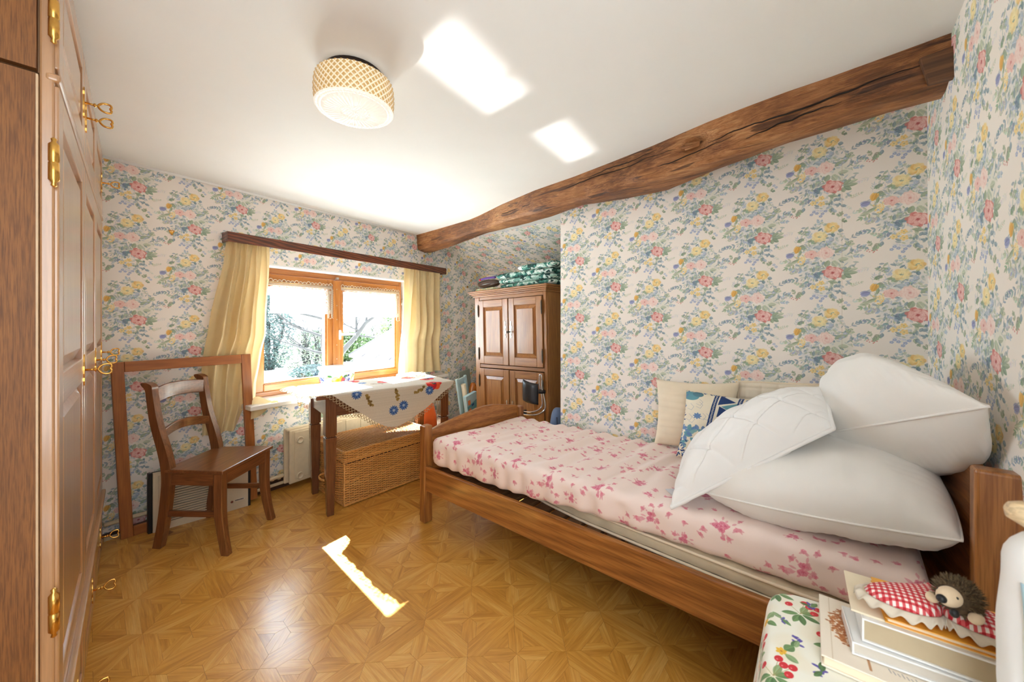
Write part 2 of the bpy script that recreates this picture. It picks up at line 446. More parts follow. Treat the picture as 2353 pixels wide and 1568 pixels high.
for k in range(34):
    X, Y = K(390 + wp.r.gauss(0, 22), 695 + wp.r.gauss(0, 22)); wp.blob(X, Y, 8, 7, wp.r.choice([(241, 224, 174), (238, 212, 150), (244, 230, 190)]), 0, 0.85); wp.blob(X, Y, 2.2, 2.2, (224, 172, 100))
def poppyflower(x, y, r, c, e):
    X, Y = K(x, y)
    for k in range(9):
        a = k * 0.7 + wp.r.uniform(-0.2, 0.2); wp.blob(X + r * 0.5 * math.cos(a), Y + r * 0.40 * math.sin(a), r * 0.48, r * 0.36, c if k % 3 else e, a, 0.7, 5)
        wp.blob(X + r * 0.30 * math.cos(a), Y + r * 0.24 * math.sin(a), r * 0.26, r * 0.16, (248, 236, 200), a, 0.5, 5)
    for k in range(10): wp.blob(X + wp.r.gauss(0, r * 0.14), Y + wp.r.gauss(0, r * 0.09), 4, 3, wp.r.choice([(150, 170, 160), (120, 150, 150), (200, 190, 140)]), 0, 0.8)
poppyflower(535, 508, 58, (242, 226, 172), (236, 208, 142)); poppyflower(632, 440, 54, (240, 212, 142), (228, 180, 98))
X, Y = K(290, 650); wp.tulip(X, Y, 31, (170, 176, 206), (146, 150, 192), R(170)); wp.line([K(320, 650), K(350, 690)], 2.5, G1)
X, Y = K(350, 605); wp.tulip(X, Y, 33, (234, 192, 116), (224, 172, 92), R(-70)); wp.line([K(355, 640), K(365, 690)], 2.5, G1)
X, Y = K(370, 660); wp.leaf(X, Y, R(-80), 56, 11, G1); wp.leaf(X, Y + 30, R(150), 90, 12, G1); wp.leaf(X - 10, Y + 50, R(165), 96, 10, G2)
X, Y = K(470, 655); wp.rose(X, Y, 42, (230, 184, 176), (240, 212, 204), (204, 124, 122))
X, Y = K(590, 655); wp.rose(X, Y, 53, (236, 206, 198), (243, 224, 216), (218, 160, 154))
X, Y = K(640, 830); wp.rose(X, Y, 60, (208, 130, 124), (238, 204, 198), (184, 92, 92))
WALL_IMG = wp.image('wallpaper_print')
M_WALL = printed('wallpaper', WALL_IMG, 0.85, 500.0, bump=0.05)
WU, WV = 0.512, 0.379
RX, RY = 640 * 1.024 / PW, 1 - 830 * 1.024 / PH           # place of the red rose in the tile
def wall_uv(h, z, h0, z0): return (RX + (h - h0) / WU, RY + (z - z0) / WV)

# --- fitted sheet print
sp = Paint(600, 600, (240, 220, 211), 5)
def sheet_cluster(x, y, r):
    for k in range(12):
        a = sp.r.uniform(0, 6.28); q = sp.r.uniform(0.5, 1.7) * r
        sp.leaf(x + math.cos(a) * q * 0.7, y + math.sin(a) * q * 0.7, a, r * sp.r.uniform(0.4, 0.8), r * 0.13, (220, 146, 158), 0.7, False)
    for k in range(6):
        a = sp.r.uniform(0, 6.28); q = sp.r.uniform(0, 0.75) * r
        sp.rose(x + math.cos(a) * q, y + math.sin(a) * q, r * 0.36, (214, 108, 134), (230, 164, 176), (190, 64, 94), 2)
for x, y, r in ((110, 120, 34), (400, 190, 38), (250, 380, 34), (520, 440, 40), (60, 500, 30), (250, 40, 24), (380, 560, 30), (560, 80, 26), (150, 260, 22)): sheet_cluster(x, y, r)
for k in range(56):
    x, y = sp.r.uniform(0, 600), sp.r.uniform(0, 600)
    sp.rose(x, y, 9, (220, 120, 140), (236, 180, 186), (200, 80, 104), 1)
    for j in range(3): sp.leaf(x, y, sp.r.uniform(0, 6.28), 20, 4, (218, 148, 156), 0.7, False)
M_SHEET = printed('rose_sheet_cotton', sp.image('sheet_print'), 0.75, 700.0, sheen=0.15)

# --- fruit and flower cloth on the bedside table
fp = Paint(640, 640, (238, 236, 222), 9)
for k in range(14): fp.blob(fp.r.uniform(0, 640), fp.r.uniform(0, 640), 70, 45, (234, 222, 192), fp.r.uniform(0, 3), 0.35, 30)
def fleaf(x, y, a, L, w): fp.leaf(x, y, R(a), L, w, fp.r.choice([(104, 142, 88), (84, 122, 72), (140, 168, 118)]), 0.95)
for cx, cy in ((250, 330), (560, 90), (90, 600), (420, 200)):
    for a in (200, 170, 250, 110, 60, 20): fleaf(cx + 10 * math.cos(R(a)), cy + 10 * math.sin(R(a)), a, 78, 16)
    for dx, dy in ((60, -50), (85, 40), (115, 20), (40, 60), (90, 75)):
        fp.line([(cx, cy), (cx + dx, cy + dy)], 2.5, (150, 140, 80)); fp.blob(cx + dx, cy + dy, 21, 17, (208, 40, 50), 0.5); fp.blob(cx + dx - 6, cy + dy - 6, 5, 4, (240, 150, 150), 0, 0.7)
for cx, cy in ((90, 120), (430, 470), (600, 330), (300, 30), (230, 520)):
    for k in range(6): fp.blob(cx + 14 * math.cos(k * 1.05), cy + 14 * math.sin(k * 1.05), 11, 8, (236, 186, 60), k * 1.05)
    fp.blob(cx, cy, 5, 5, (200, 130, 40)); fleaf(cx + 15, cy + 12, 40, 60, 22); fleaf(cx - 10, cy + 15, 120, 60, 18)
for cx, cy in ((330, 120), (120, 440), (520, 250), (340, 560), (200, 190), (560, 500), (60, 270), (480, 400)):
    for k in range(6): fp.blob(cx + fp.r.uniform(-30, 30), cy + fp.r.uniform(-22, 22), 15, 7, (96, 84, 164), fp.r.uniform(0, 3))
    fleaf(cx, cy, fp.r.uniform(0, 360), 60, 13); fleaf(cx, cy, fp.r.uniform(0, 360), 54, 11)
M_FRUIT = printed('fruit_print_cotton', fp.image('fruit_print'), 0.8, 600.0, sheen=0.1)

# --- blue and cream patchwork cushion
bp = Paint(512, 512, (232, 222, 200), 3)
NV, MB_, TL = (34, 62, 116), (94, 130, 178), (96, 150, 164)
for k in range(8):
    x, y = bp.r.uniform(0, 130), bp.r.uniform(40, 300); bp.line([(x, y), (x + 20, y + 22), (x + 8, y + 50), (x - 16, y + 40)], 2, (150, 160, 176))
for k in range(8): bp.leaf(80, 190, k * 0.785, 26, 6, MB_)
bp.blob(30, 40, 48, 34, TL); bp.blob(70, 20, 30, 22, (84, 126, 140))
bp.poly([(170, 0), (290, 0), (268, 270), (140, 270)], (226, 220, 204))
for i in range(3):
    y = i * 92; bp.poly([(190, y), (268, y + 44), (182, y + 84)], NV); bp.poly([(278, y + 50), (200, y + 92), (272, y + 136)], TL)
for x0 in (160, 280):
    bp.poly([(x0, 0), (x0 + 22, 0), (x0 - 2, 275), (x0 - 26, 275)], NV)
    for k in range(26): bp.blob(x0 + 10 - k * 0.9, k * 10.5 + 5, 6, 3, (210, 206, 196), k)
for k in range(46):
    x, y = bp.r.uniform(300, 500), bp.r.uniform(10, 260); q = bp.r.uniform(14, 30); pts = [(x + q * (1 - t / 9) * math.cos(t * 0.9), y + q * (1 - t / 9) * math.sin(t * 0.9)) for t in range(9)]
    bp.line(pts, 8, MB_, 0.95)
for k in range(200): bp.leaf(bp.r.uniform(370, 512), bp.r.uniform(120, 300), bp.r.uniform(0, 6), 18, 4, NV, 1, False)
for k in range(14): bp.blob(bp.r.uniform(380, 500), bp.r.uniform(140, 300), 10, 7, (222, 172, 70))
for k in range(110): bp.leaf(bp.r.uniform(0, 512), bp.r.uniform(285, 400), bp.r.uniform(0, 6), 42, 12, bp.r.choice([TL, MB_, (120, 164, 170)]), 0.9, False)
for k in range(330): bp.leaf(bp.r.uniform(0, 512), bp.r.uniform(385, 512), bp.r.uniform(0, 6), 20, 4, bp.r.choice([NV, NV, MB_, (60, 84, 140)]), 1, False)
M_BLUE = printed('blue_patchwork_cotton', bp.image('patchwork_print'), 0.85, 700.0)

# --- embroidered linen tablecloth (1.4 m x 1.2 m sheet around the table centre)
tp = Paint(1400, 1200, (206, 192, 172), 4)
rowsn = np.random.RandomState(2).normal(0, 0.022, (1200, 1)).astype(np.float32) + np.random.RandomState(3).normal(0, 0.02, (1200, 1400)).astype(np.float32)
tp.a += rowsn[..., None]
def poppy(x, y, r):
    for k in range(6): tp.blob(x + r * 0.5 * math.cos(k), y + r * 0.45 * math.sin(k), r * 0.62, r * 0.5, [(214, 44, 40), (232, 88, 44), (196, 30, 44)][k % 3], k)
    tp.blob(x, y, r * 0.3, r * 0.26, (60, 66, 84)); tp.blob(x, y, r * 0.12, r * 0.1, (200, 190, 90))
def cornflower(x, y, r):
    for k in range(14): tp.leaf(x, y, k * 0.449, r, r * 0.16, [(52, 84, 140), (84, 116, 168)][k % 2], 1, False)
    tp.blob(x, y, r * 0.25, r * 0.25, (160, 170, 190))
def sprig(x, y, a):
    for k in range(9):
        q = k * 9; px, py = x + q * math.cos(a) + tp.r.uniform(-9, 9), y + q * math.sin(a) + tp.r.uniform(-9, 9); tp.blob(px, py, 11, 8, tp.r.choice([(120, 92, 44), (150, 120, 60)]), k)
    tp.line([(x, y), (x + 70 * math.cos(a), y + 70 * math.sin(a))], 3, (120, 100, 50))
for (x, y) in ((1010, 850), (430, 700), (760, 560), (980, 480), (560, 400), (1060, 640)): poppy(x, y, 56)
for (x, y) in ((970, 905), (770, 985), (700, 1010), (455, 870), (820, 640), (600, 520), (900, 420), (1110, 600), (480, 560)): cornflower(x, y, 36)
for (x, y, a) in ((930, 880, 2.8), (730, 940, -1.7), (520, 890, 1.1), (640, 600, 0.4), (880, 520, 2.2), (460, 460, 5), (1040, 560, 1)): sprig(x, y, a)
M_LINEN = printed('embroidered_linen', tp.image('embroidery'), 0.9, 900.0, 0.18, bump=0.25)

# --- painted fruit on the bowl
op = Paint(1024, 256, (222, 221, 217), 6)
for i in range(4):
    x = i * 256
    for k in range(26): op.blob(x + 40 + op.r.gauss(0, 15), 118 + op.r.gauss(0, 18), 9, 8, op.r.choice([(58, 74, 140), (84, 100, 168), (40, 52, 110)]))
    op.blob(x + 112, 122, 36, 40, (160, 192, 116)); op.blob(x + 120, 130, 20, 22, (190, 214, 150), 0, 0.7)
    op.blob(x + 180, 122, 34, 36, (232, 146, 24)); op.blob(x + 172, 112, 13, 11, (246, 190, 90), 0, 0.7)
    op.leaf(x + 222, 168, -1.45, 96, 22, (160, 150, 46)); op.blob(x + 250, 130, 22, 36, (206, 80, 86))
    for q in (104, 34): op.leaf(x + q, 72, 0.3 if q > 50 else 2.6, 50, 12, (64, 112, 64)); op.line([(x + q + 6, 90), (x + q + 4, 68)], 4, (110, 110, 60))
M_BOWL = printed('fruit_painted_ceramic', op.image('bowl_print'), 0.15, coat=0.6)

# --- cover of the cream book: a brown autumn tree
kp = Paint(256, 320, (238, 226, 208), 8)
kp.line([(26, 0), (26, 320)], 2, (200, 180, 150)); kp.line([(244, 0), (244, 320)], 2, (200, 180, 150))
kp.line([(110, 300), (104, 200), (96, 120)], 6, (170, 110, 60)); kp.line([(104, 200), (150, 120)], 4, (170, 110, 60)); kp.line([(105, 230), (60, 150)], 4, (170, 110, 60))
for k in range(620):
    a, q = kp.r.uniform(0, 6.28), 76 * math.sqrt(kp.r.random()); kp.leaf(98 + math.cos(a) * q, 140 + math.sin(a) * q * 1.35, kp.r.uniform(0, 6), 11, 3.6, kp.r.choice([(176, 104, 50), (190, 120, 66), (160, 90, 44)]), 0.85, False)
for k in range(9): kp.line([(150 + k * 9, 262 + (k % 3) * 3), (154 + k * 9, 276)], 2, (120, 120, 130))
M_BOOKCOVER = printed('book_cover_print', kp.image('book_cover'), 0.5, coat=0.1)

# --- pale blue carton with printed faces
cp = Paint(128, 256, (190, 222, 232), 2)
cp.poly([(0, 60), (128, 40), (128, 190), (0, 210)], (226, 232, 232)); cp.poly([(0, 60), (128, 40), (128, 84), (0, 96)], (120, 186, 196))
cp.poly([(60, 150), (110, 90), (124, 110), (76, 172)], (236, 230, 226)); cp.poly([(8, 80), (40, 72), (44, 96), (12, 104)], (232, 130, 74)); cp.poly([(52, 58), (80, 54), (80, 66), (52, 70)], (40, 84, 150))
for k in range(10): cp.blob(22 + cp.r.uniform(-12, 12), 130 + k * 7, 9, 4, (40, 110, 120), k)
cp.poly([(96, 180), (124, 176), (124, 190), (96, 194)], (226, 200, 60))
M_CARTON = printed('printed_carton', cp.image('carton_print'), 0.5)

# ------------------------------------------------------------------ materials
OAK = lambda ax: wood('oak_honey', srgb(196, 136, 74), srgb(168, 108, 54), srgb(112, 66, 30), ax, 0.38, 0.3)
OAKC = lambda ax: wood('oak_cabinet', srgb(176, 122, 68), srgb(152, 100, 52), srgb(112, 70, 36), ax, 0.34, 0.4, band=0.12, contrast=0.75)
BEDW = lambda ax: wood('oak_bed', srgb(192, 132, 70), srgb(164, 104, 50), srgb(112, 66, 30), ax, 0.34, 0.4, band=0.4, fine=0.5, contrast=0.95)
WARD = lambda ax: wood('wardrobe_oak', srgb(206, 162, 118), srgb(184, 138, 96), srgb(142, 98, 62), ax, 0.34, 1.0, band=0.1, contrast=0.6, fine=0.2)
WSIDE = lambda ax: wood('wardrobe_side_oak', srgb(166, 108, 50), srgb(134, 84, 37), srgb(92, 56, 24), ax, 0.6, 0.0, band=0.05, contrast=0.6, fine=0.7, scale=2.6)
TABW = lambda ax: wood('table_walnut', srgb(140, 86, 50), srgb(112, 66, 38), srgb(78, 44, 26), ax, 0.25, 0.6, band=0.12, contrast=0.8)
CHAIRW = lambda ax: wood('chair_mahogany', srgb(158, 104, 62), srgb(126, 78, 44), srgb(82, 48, 27), ax, 0.28, 0.6, band=0.15, contrast=0.8)
FRAMEW = lambda ax: wood('frame_pine', srgb(190, 122, 62), srgb(162, 96, 46), srgb(118, 66, 31), ax, 0.4, 0.2, band=0.2, contrast=0.7, fine=0.3)
PINE = lambda ax: wood('window_pine', srgb(206, 142, 76), srgb(186, 118, 56), srgb(150, 88, 38), ax, 0.35, 0.3, band=0.25, fine=0.3, contrast=0.8)
RAILW = lambda ax: wood('rail_rosewood', srgb(140, 76, 44), srgb(104, 54, 32), srgb(54, 28, 18), ax, 0.35, 0.3, scale=2.2, band=0.7)
M_WHITE = plain('white_paint', srgb(236, 236, 234), 0.6, var=0.01)
M_PLASTER = plain('ceiling_plaster', srgb(233, 232, 229), 0.85, var=0.012, scale=3, bump=0.05)
M_DARK = plain('black_shadow_gap', srgb(34, 28, 24), 0.9)
M_BRASS = plain('brass', srgb(226, 176, 92), 0.22, 1.0, var=0.1)
M_IRON = plain('dark_iron', srgb(84, 74, 62), 0.4, 0.9)
M_PEWTER = plain('pewter', srgb(196, 190, 178), 0.35, 0.9)
M_CHROME = plain('chrome', srgb(214, 214, 218), 0.08, 1.0, var=0.02)
M_BLACK = plain('black_leatherette', srgb(34, 34, 36), 0.42, coat=0.15)
M_BLKPL = plain('black_plastic', srgb(24, 24, 26), 0.45)
M_CREAMPAINT = plain('cream_enamel', srgb(216, 198, 166), 0.4, coat=0.2, var=0.03)
M_HEATER = plain('heater_enamel', srgb(208, 195, 170), 0.45, var=0.02)
M_CURTAIN = fabric('yellow_curtain_silk', srgb(240, 218, 168), 0.65, 0.05, 260.0, 0.3, 0.35, 0.3)
M_WHITECOT = fabric('white_cotton', srgb(236, 233, 228), 0.85, 0.012, 800.0, 0.1)
M_DUVET = fabric('quilted_white_cotton', srgb(240, 239, 237), 0.85, 0.01, 800.0, 0.1)
M_CREAMCOT = fabric('cream_cotton', srgb(234, 218, 192), 0.85, 0.03, 500.0, 0.2)
M_BEIGEQ = fabric('beige_quilt', srgb(226, 214, 194), 0.85, 0.04, 600.0, 0.2)
M_PADC = fabric('beige_pad_ticking', srgb(214, 198, 168), 0.85, 0.06, 400.0, 0.2)
M_LACE = fabric('lace_thread', srgb(236, 226, 208), 0.9, 0.05, 900.0, 0.1, 0.3)
M_LACEDK = fabric('ecru_lace_thread', srgb(196, 172, 132), 0.9, 0.08, 900.0, 0.1, 0.2)
M_PAPER = plain('cream_paper', srgb(236, 222, 194), 0.7, var=0.02)
M_ORANGECLOTH = fabric('orange_cloth', srgb(240, 118, 48), 0.8, 0.08, 400.0, 0.2, 0.2)
def net_material():
    t = NT('sheer_net'); tr = t.new('BsdfTransparent'); tl = t.new('BsdfTranslucent'); tl.inputs[0].default_value = srgb(250, 248, 244)
    n = t.noise(t.coord('Object'), 70.0, 2)
    f = t.ramp(n, [(0.45, (0.10, 0.10, 0.10, 1)), (0.62, (0.42, 0.42, 0.42, 1))])
    mx = t.new('MixShader'); t.link(f, mx.inputs[0]); t.link(tr.outputs[0], mx.inputs[1]); t.link(tl.outputs[0], mx.inputs[2]); t.link(mx.outputs[0], t.out.inputs[0])
    return t.m
M_NET = net_material()
def glass_material(name, tint, gl=0.06, rough=0.02):
    t = NT(name); tr = t.new('BsdfTransparent'); tr.inputs[0].default_value = tint
    g = t.new('BsdfGlossy'); g.inputs['Roughness'].default_value = rough
    fr = t.new('Fresnel'); fr.inputs[0].default_value = 1.3
    mx = t.new('MixShader'); t.link(t.math('MULTIPLY', fr.outputs[0], gl * 16), mx.inputs[0]); t.link(tr.outputs[0], mx.inputs[1]); t.link(g.outputs[0], mx.inputs[2]); t.link(mx.outputs[0], t.out.inputs[0])
    return t.m
M_GLASS = glass_material('window_glass', (0.97, 0.985, 0.985, 1), 0.04)

# ------------------------------------------------------------------ room shell
ZC = 2.116
P0 = Vector((0.069, 2.989, 0)); AW = R(7.984)
def wallw(s, d, z=0.0):
    return Vector((P0.x + s * math.cos(AW) - d * math.sin(AW), P0.y + s * math.sin(AW) + d * math.cos(AW), z))
def onw(o):  # place a thing built in window-wall coordinates (x along the wall, y outward, z up)
    o.location = P0; o.rotation_euler = (0, 0, AW); return o

# floor: dark backing sheet, then parquet pieces
NX, NY = 28, 40
def floor_pt(u, v):
    x, y = lerp(-0.9, 3.3, u), lerp(-0.9, 3.65, v); return (x, y, fz(x, y) - 0.0012)
M_JOINT = plain('parquet_joint', srgb(132, 84, 40), 0.5)
floor = setp(MB().grid(floor_pt, NX, NY, smooth=False).build('floor', M_JOINT), kind='structure')
def parquet_material(name, rand):
    t = NT(name); tc = t.new('TexCoord'); add = t.new('VectorMath', operation='ADD')
    t.link(tc.outputs['UV'], add.inputs[0])
    if rand:
        oi = t.new('ObjectInfo'); cb = t.new('CombineXYZ'); t.link(t.math('MULTIPLY', oi.outputs['Random'], 37.0), cb.inputs[0]); t.link(t.math('MULTIPLY', oi.outputs['Random'], 91.0), cb.inputs[1]); t.link(cb.outputs[0], add.inputs[1])
    mp = t.new('Mapping'); mp.inputs['Scale'].default_value = (5.0, 60.0, 1); t.link(add.outputs[0], mp.inputs[0])
    g = t.noise(mp.outputs[0], 1.0, 4, 0.6, 0.6)
    mp2 = t.new('Mapping'); mp2.inputs['Scale'].default_value = (0.9, 1.3, 1); t.link(add.outputs[0], mp2.inputs[0])
    tone = t.noise(mp2.outputs[0], 2.2, 1)
    mp3 = t.new('Mapping'); mp3.inputs['Scale'].default_value = (14.0, 420.0, 1); t.link(add.outputs[0], mp3.inputs[0])
    fin = t.noise(mp3.outputs[0], 1.0, 2)
    f = t.math('ADD', t.math('MULTIPLY', g, 0.55), t.math('MULTIPLY', tone, 0.45))
    c = t.ramp(f, [(0.32, srgb(178, 120, 44)), (0.5, srgb(214, 156, 70)), (0.68, srgb(232, 184, 104))])
    c = t.mix(0.25, c, t.ramp(fin, [(0.35, (0.5, 0.42, 0.34, 1)), (0.6, (1, 1, 1, 1))]), 'MULTIPLY')
    t.color(c); t.set(rough=0.30, coat=0.45, coat_rough=0.17, spec=0.5)
    wv = t.noise(t.coord('Object', (1, 1, 1)), 60.0, 3)
    t.bump(t.math('ADD', t.math('MULTIPLY', fin, 0.3), t.math('MULTIPLY', wv, 0.5)), 0.12, 0.0015)
    return t.m
M_PQ = parquet_material('parquet_piece_wood', True); M_PQF = parquet_material('parquet_field_wood', False)
LX, LY, OX, OY = 0.2575, 0.2565, 1.171, 1.023
hx, hy = LX / 2, LY / 2
def cell_pieces():
    """outlines of the sixteen pieces of one square, each with its grain direction"""
    w, w2 = 0.040, 0.041; h = hx; g = 0.0004; out = []
    q = h - w
    base = [([(-h, -h), (h, -h), (q, -q), (-q, -q)], 0.0),
            ([(0, 0), (0, -w2), (q - w2, -q), (q, -q)], R(-45)),
            ([(0, 0), (-q, -q), (-(q - w2), -q), (0, -w2)], R(45)),
            ([(0, -w2), (-(q - w2), -q), (q - w2, -q)], 0.0)]
    for k in range(4):
        a = k * math.pi / 2; ca, sa = math.cos(a), math.sin(a)
        for pts, gr in base:
            cx = sum(p[0] for p in pts) / len(pts); cy = sum(p[1] for p in pts) / len(pts)
            rr = []
            for (x, y) in pts:
                dx, dy = cx - x, cy - y; d = math.hypot(dx, dy); x += dx / d * 0.0006; y += dy / d * 0.0006
                rr.append((x * ca - y * sa, (x * sa + y * ca) * hy / hx))
            out.append((rr, a + gr))
    return out
PIECES = cell_pieces()
def piece_mb(pts, gr, ox=0.0, oy=0.0, uvo=(0, 0), zf=None):
    b = MB(); n = len(pts); ca, sa = math.cos(gr), math.sin(gr)
    z = (lambda x, y: 0.0) if zf is None else zf
    b.v = [(x + ox, y + oy, z(x + ox, y + oy)) for x, y in pts] + [(x * 1.0 + ox, y * 1.0 + oy, z(x + ox, y + oy) - 0.002) for x, y in pts]
    uv = [(x * ca + y * sa + uvo[0], -x * sa + y * ca + uvo[1]) for x, y in pts]
    b.face(range(n), uv)
    for i in range(n):
        j = (i + 1) % n; b.face([i, n + i, n + j, j], [uv[i], uv[i], uv[j], uv[j]])
    return b
cells = []
for i in range(-8, 10):
    for j in range(-8, 11):
        cx, cy = OX + (i + 0.5) * LX, OY + (j + 0.5) * LY
        fwd = cx * math.sin(AZ) + cy * math.cos(AZ); rg = cx * math.cos(AZ) - cy * math.sin(AZ)
        if -0.75 < cx < 3.2 and -0.8 < cy < 3.5: cells.append((fwd, rg, cx, cy))
def in_view(c):
    f, r_, x, y = c
    return f > 1.22 and -1.18 < r_ / f < 0.75 and x < 1.36 and x > 0.06 * (y - 1.6) and y < 2.05
near = sorted([c for c in cells if in_view(c)])[:18]
protos = [piece_mb(p, g).build('plank', M_PQ, floor) for p, g in PIECES]
first = True
for (_, _, cx, cy) in near:
    for o in protos:
        q = o if first else copy_part(o, floor)
        q.location = (cx, cy, 0.0)
    first = False
field = MB()
for c in cells:
    if c in near: continue
    for p, g in PIECES: field.add(piece_mb(p, g, c[2], c[3], (rnd.uniform(0, 50), rnd.uniform(0, 50)), fz))
setp(field.build('parquet_field', M_PQF, floor), kind='stuff')

ceil = setp(BX(-0.95, 2.75, -1.0, 3.7, ZC, ZC + 0.1).build('ceiling', M_PLASTER), kind='structure')
# alcove: the ceiling slopes down behind the oak cabinet
sl = MB()
xa, xb = 2.72, 3.35; za, zb = ZC, ZC - 0.575 * (xb - xa)
def quad_uv(b, pts, uv): 
    i = len(b.v); b.v += pts; b.face([i, i + 1, i + 2, i + 3], uv)
hyp = math.hypot(1, 0.575)
quad_uv(sl, [(xa, 1.2, za), (xa, 3.7, za), (xb, 3.7, zb), (xb, 1.2, zb)], [wall_uv(a, b, 1.5, 0.1) for a, b in ((1.2, 0), (3.7, 0), (3.7, -hyp * 0.63), (1.2, -hyp * 0.63))][::1])
quad_uv(sl, [(xa, 1.2, za + 0.06), (xb, 1.2, zb + 0.06), (xb, 3.7, zb + 0.06), (xa, 3.7, za + 0.06)], [(0, 0)] * 4)
setp(sl.build('ceiling_slope', M_WALL), kind='structure')
# walls as slabs with printed paper on the room side
def slab(name, a, b, z0, z1, thick, h0, z0r, flip=False, kind='structure'):
    """a->b floor line of the room face; thick goes to the left of a->b; u grows along a->b (or against it with flip)"""
    ax, ay = a; bx_, by = b; L = math.hypot(bx_ - ax, by - ay); dx, dy = (bx_ - ax) / L, (by - ay) / L; nx, ny = -dy * thick, dx * thick
    m = MB()
    U = lambda s: (s if not flip else -s)
    quad_uv(m, [(ax, ay, z0), (bx_, by, z0), (bx_, by, z1), (ax, ay, z1)], [wall_uv(U(s), z, U(h0), z0r) for s, z in ((0, z0), (L, z0), (L, z1), (0, z1))])
    quad_uv(m, [(bx_ + nx, by + ny, z0), (ax + nx, ay + ny, z0), (ax + nx, ay + ny, z1), (bx_ + nx, by + ny, z1)], [wall_uv(U(s), z, U(h0), z0r) for s, z in ((L, z0), (0, z0), (0, z1), (L, z1))])
    for p, q, sp in (((ax, ay), (ax + nx, ay + ny), 0), ((bx_ + nx, by + ny), (bx_, by), L)):
        quad_uv(m, [(p[0], p[1], z0), (p[0], p[1], z1), (q[0], q[1], z1), (q[0], q[1], z0)], [wall_uv(U(sp), z0, U(h0), z0r), wall_uv(U(sp), z1, U(h0), z0r), wall_uv(U(sp) + abs(thick), z1, U(h0), z0r), wall_uv(U(sp) + abs(thick), z0, U(h0), z0r)])
    quad_uv(m, [(ax, ay, z1), (bx_, by, z1), (bx_ + nx, by + ny, z1), (ax + nx, ay + ny, z1)], [(0, 0)] * 4)
    return setp(m.build(name, M_WALL), kind=kind)
XB = 2.17
# bed wall: seen from the room, the image's right is -Y, so the room face runs from the alcove towards the head
slab('wall_right', (XB, 1.464), (XB, -0.40), 0, ZC, 0.10, 1.464 - 0.287, 1.626)
slab('wall_alcove', (3.28, 3.75), (3.28, 1.2), 0, 1.82, 0.08, 0.4, 1.6)
slab('wall_alcove_side', (3.35, 1.30), (2.272, 1.30), 0, ZC, 0.08, 0.4, 1.6)
# head wall: a slightly skewed wall behind the bed head; ends at the doorway the camera stands in
HB = (XB + 0.06, -0.249); HA = (0.42, -0.27)
def head_y(x, z):      # the old wall is not quite plumb: it leans out towards its foot
    k = (HB[0] - x); return lerp(-0.249 - 0.100 * k, -0.249 - 0.012 * k, z / ZC)
hw = MB()
hw.grid(lambda u, v: (lerp(HB[0], HA[0], u), head_y(lerp(HB[0], HA[0], u), v * ZC), v * ZC), 16, 16, uvfn=lambda u, v: wall_uv(u * 1.81, v * ZC, 0.22, 1.50), smooth=False)
hw.grid(lambda u, v: (lerp(HA[0], HB[0], u), head_y(lerp(HA[0], HB[0], u), v * ZC) - 0.12, v * ZC), 4, 4, uvfn=lambda u, v: (0, 0), smooth=False)
for x in (HA[0],):
    quad_uv(hw, [(x, head_y(x, 0), 0), (x, head_y(x, 0) - 0.12, 0), (x, head_y(x, ZC) - 0.12, ZC), (x, head_y(x, ZC), ZC)], [wall_uv(q, z, 0, 1.5) for q, z in ((0, 0), (0.12, 0), (0.12, ZC), (0, ZC))])
setp(hw.build('wall_head', M_WALL), kind='structure')
# left side of the room (behind the wardrobe) and unseen walls added to keep sky light out of the doorway
slab('wall_left', (-0.60, -1.0), (-0.60, 3.2), 0, ZC, 0.08, 0.3, 1.5)
slab('wall_rear_block', (0.55, -1.0), (-0.60, -1.0), 0, ZC, 0.08, 0.3, 1.5); slab('wall_rear_block_side', (0.50, -0.44), (0.50, -1.0), 0, ZC, 0.08, 0.3, 1.5)
# window wall with its opening
OPN = (0.70, 2.12, 0.66, 1.64)
ww = onw(setp(MB().build('tmp', M_WALL), kind='structure')); bpy.data.objects.remove(ww)
m = MB(); S0, S1, TH = -0.75, 3.6, 0.21
def wrect(s0, s1, z0, z1):
    quad_uv(m, [(s0, 0, z0), (s1, 0, z0), (s1, 0, z1), (s0, 0, z1)], [wall_uv(s, z, 0.124, 1.609) for s, z in ((s0, z0), (s1, z0), (s1, z1), (s0, z1))])
    quad_uv(m, [(s1, TH, z0), (s0, TH, z0), (s0, TH, z1), (s1, TH, z1)], [(0, 0)] * 4)
a, b_, c, d = OPN
wrect(S0, a, -0.05, ZC); wrect(b_, S1, -0.05, ZC); wrect(a, b_, -0.05, c); wrect(a, b_, d, ZC)
wall_back = onw(setp(m.build('wall_back', M_WALL), kind='structure'))
boxes('reveal', M_WHITE, wall_back, [(a - 0.004, a + 0.009, 0.002, TH + 0.05, c, d - 0.012), (b_ - 0.009, b_ + 0.004, 0.002, TH + 0.05, c, d - 0.012), (a - 0.004, b_ + 0.004, 0.002, TH + 0.05, d - 0.012, d + 0.004)])
onw(setp(BX(0.62, 2.5, -0.17, 0.135, 0.632, 0.662).build('trim_1', plain('sill_gloss_white', srgb(236, 232, 224), 0.12, coat=0.5, var=0.02), bevel=0.004), kind='structure'))
bb = MB()
for s0, s1 in ((-0.75, 3.5),): bb.box(s0, s1, -0.018, 0.0, -0.02, 0.075 + 0.0)
onw(setp(bb.build('baseboard_back', plain('dark_baseboard', srgb(66, 46, 34), 0.5)), kind='structure'))
# white cove bead along the ceiling of the window wall
cv = MB().tube([(-0.7, -0.006, ZC - 0.004), (2.17, -0.006, ZC - 0.004)], 0.011, 8)
onw(setp(cv.build('trim_2', M_WHITE), kind='structure'))
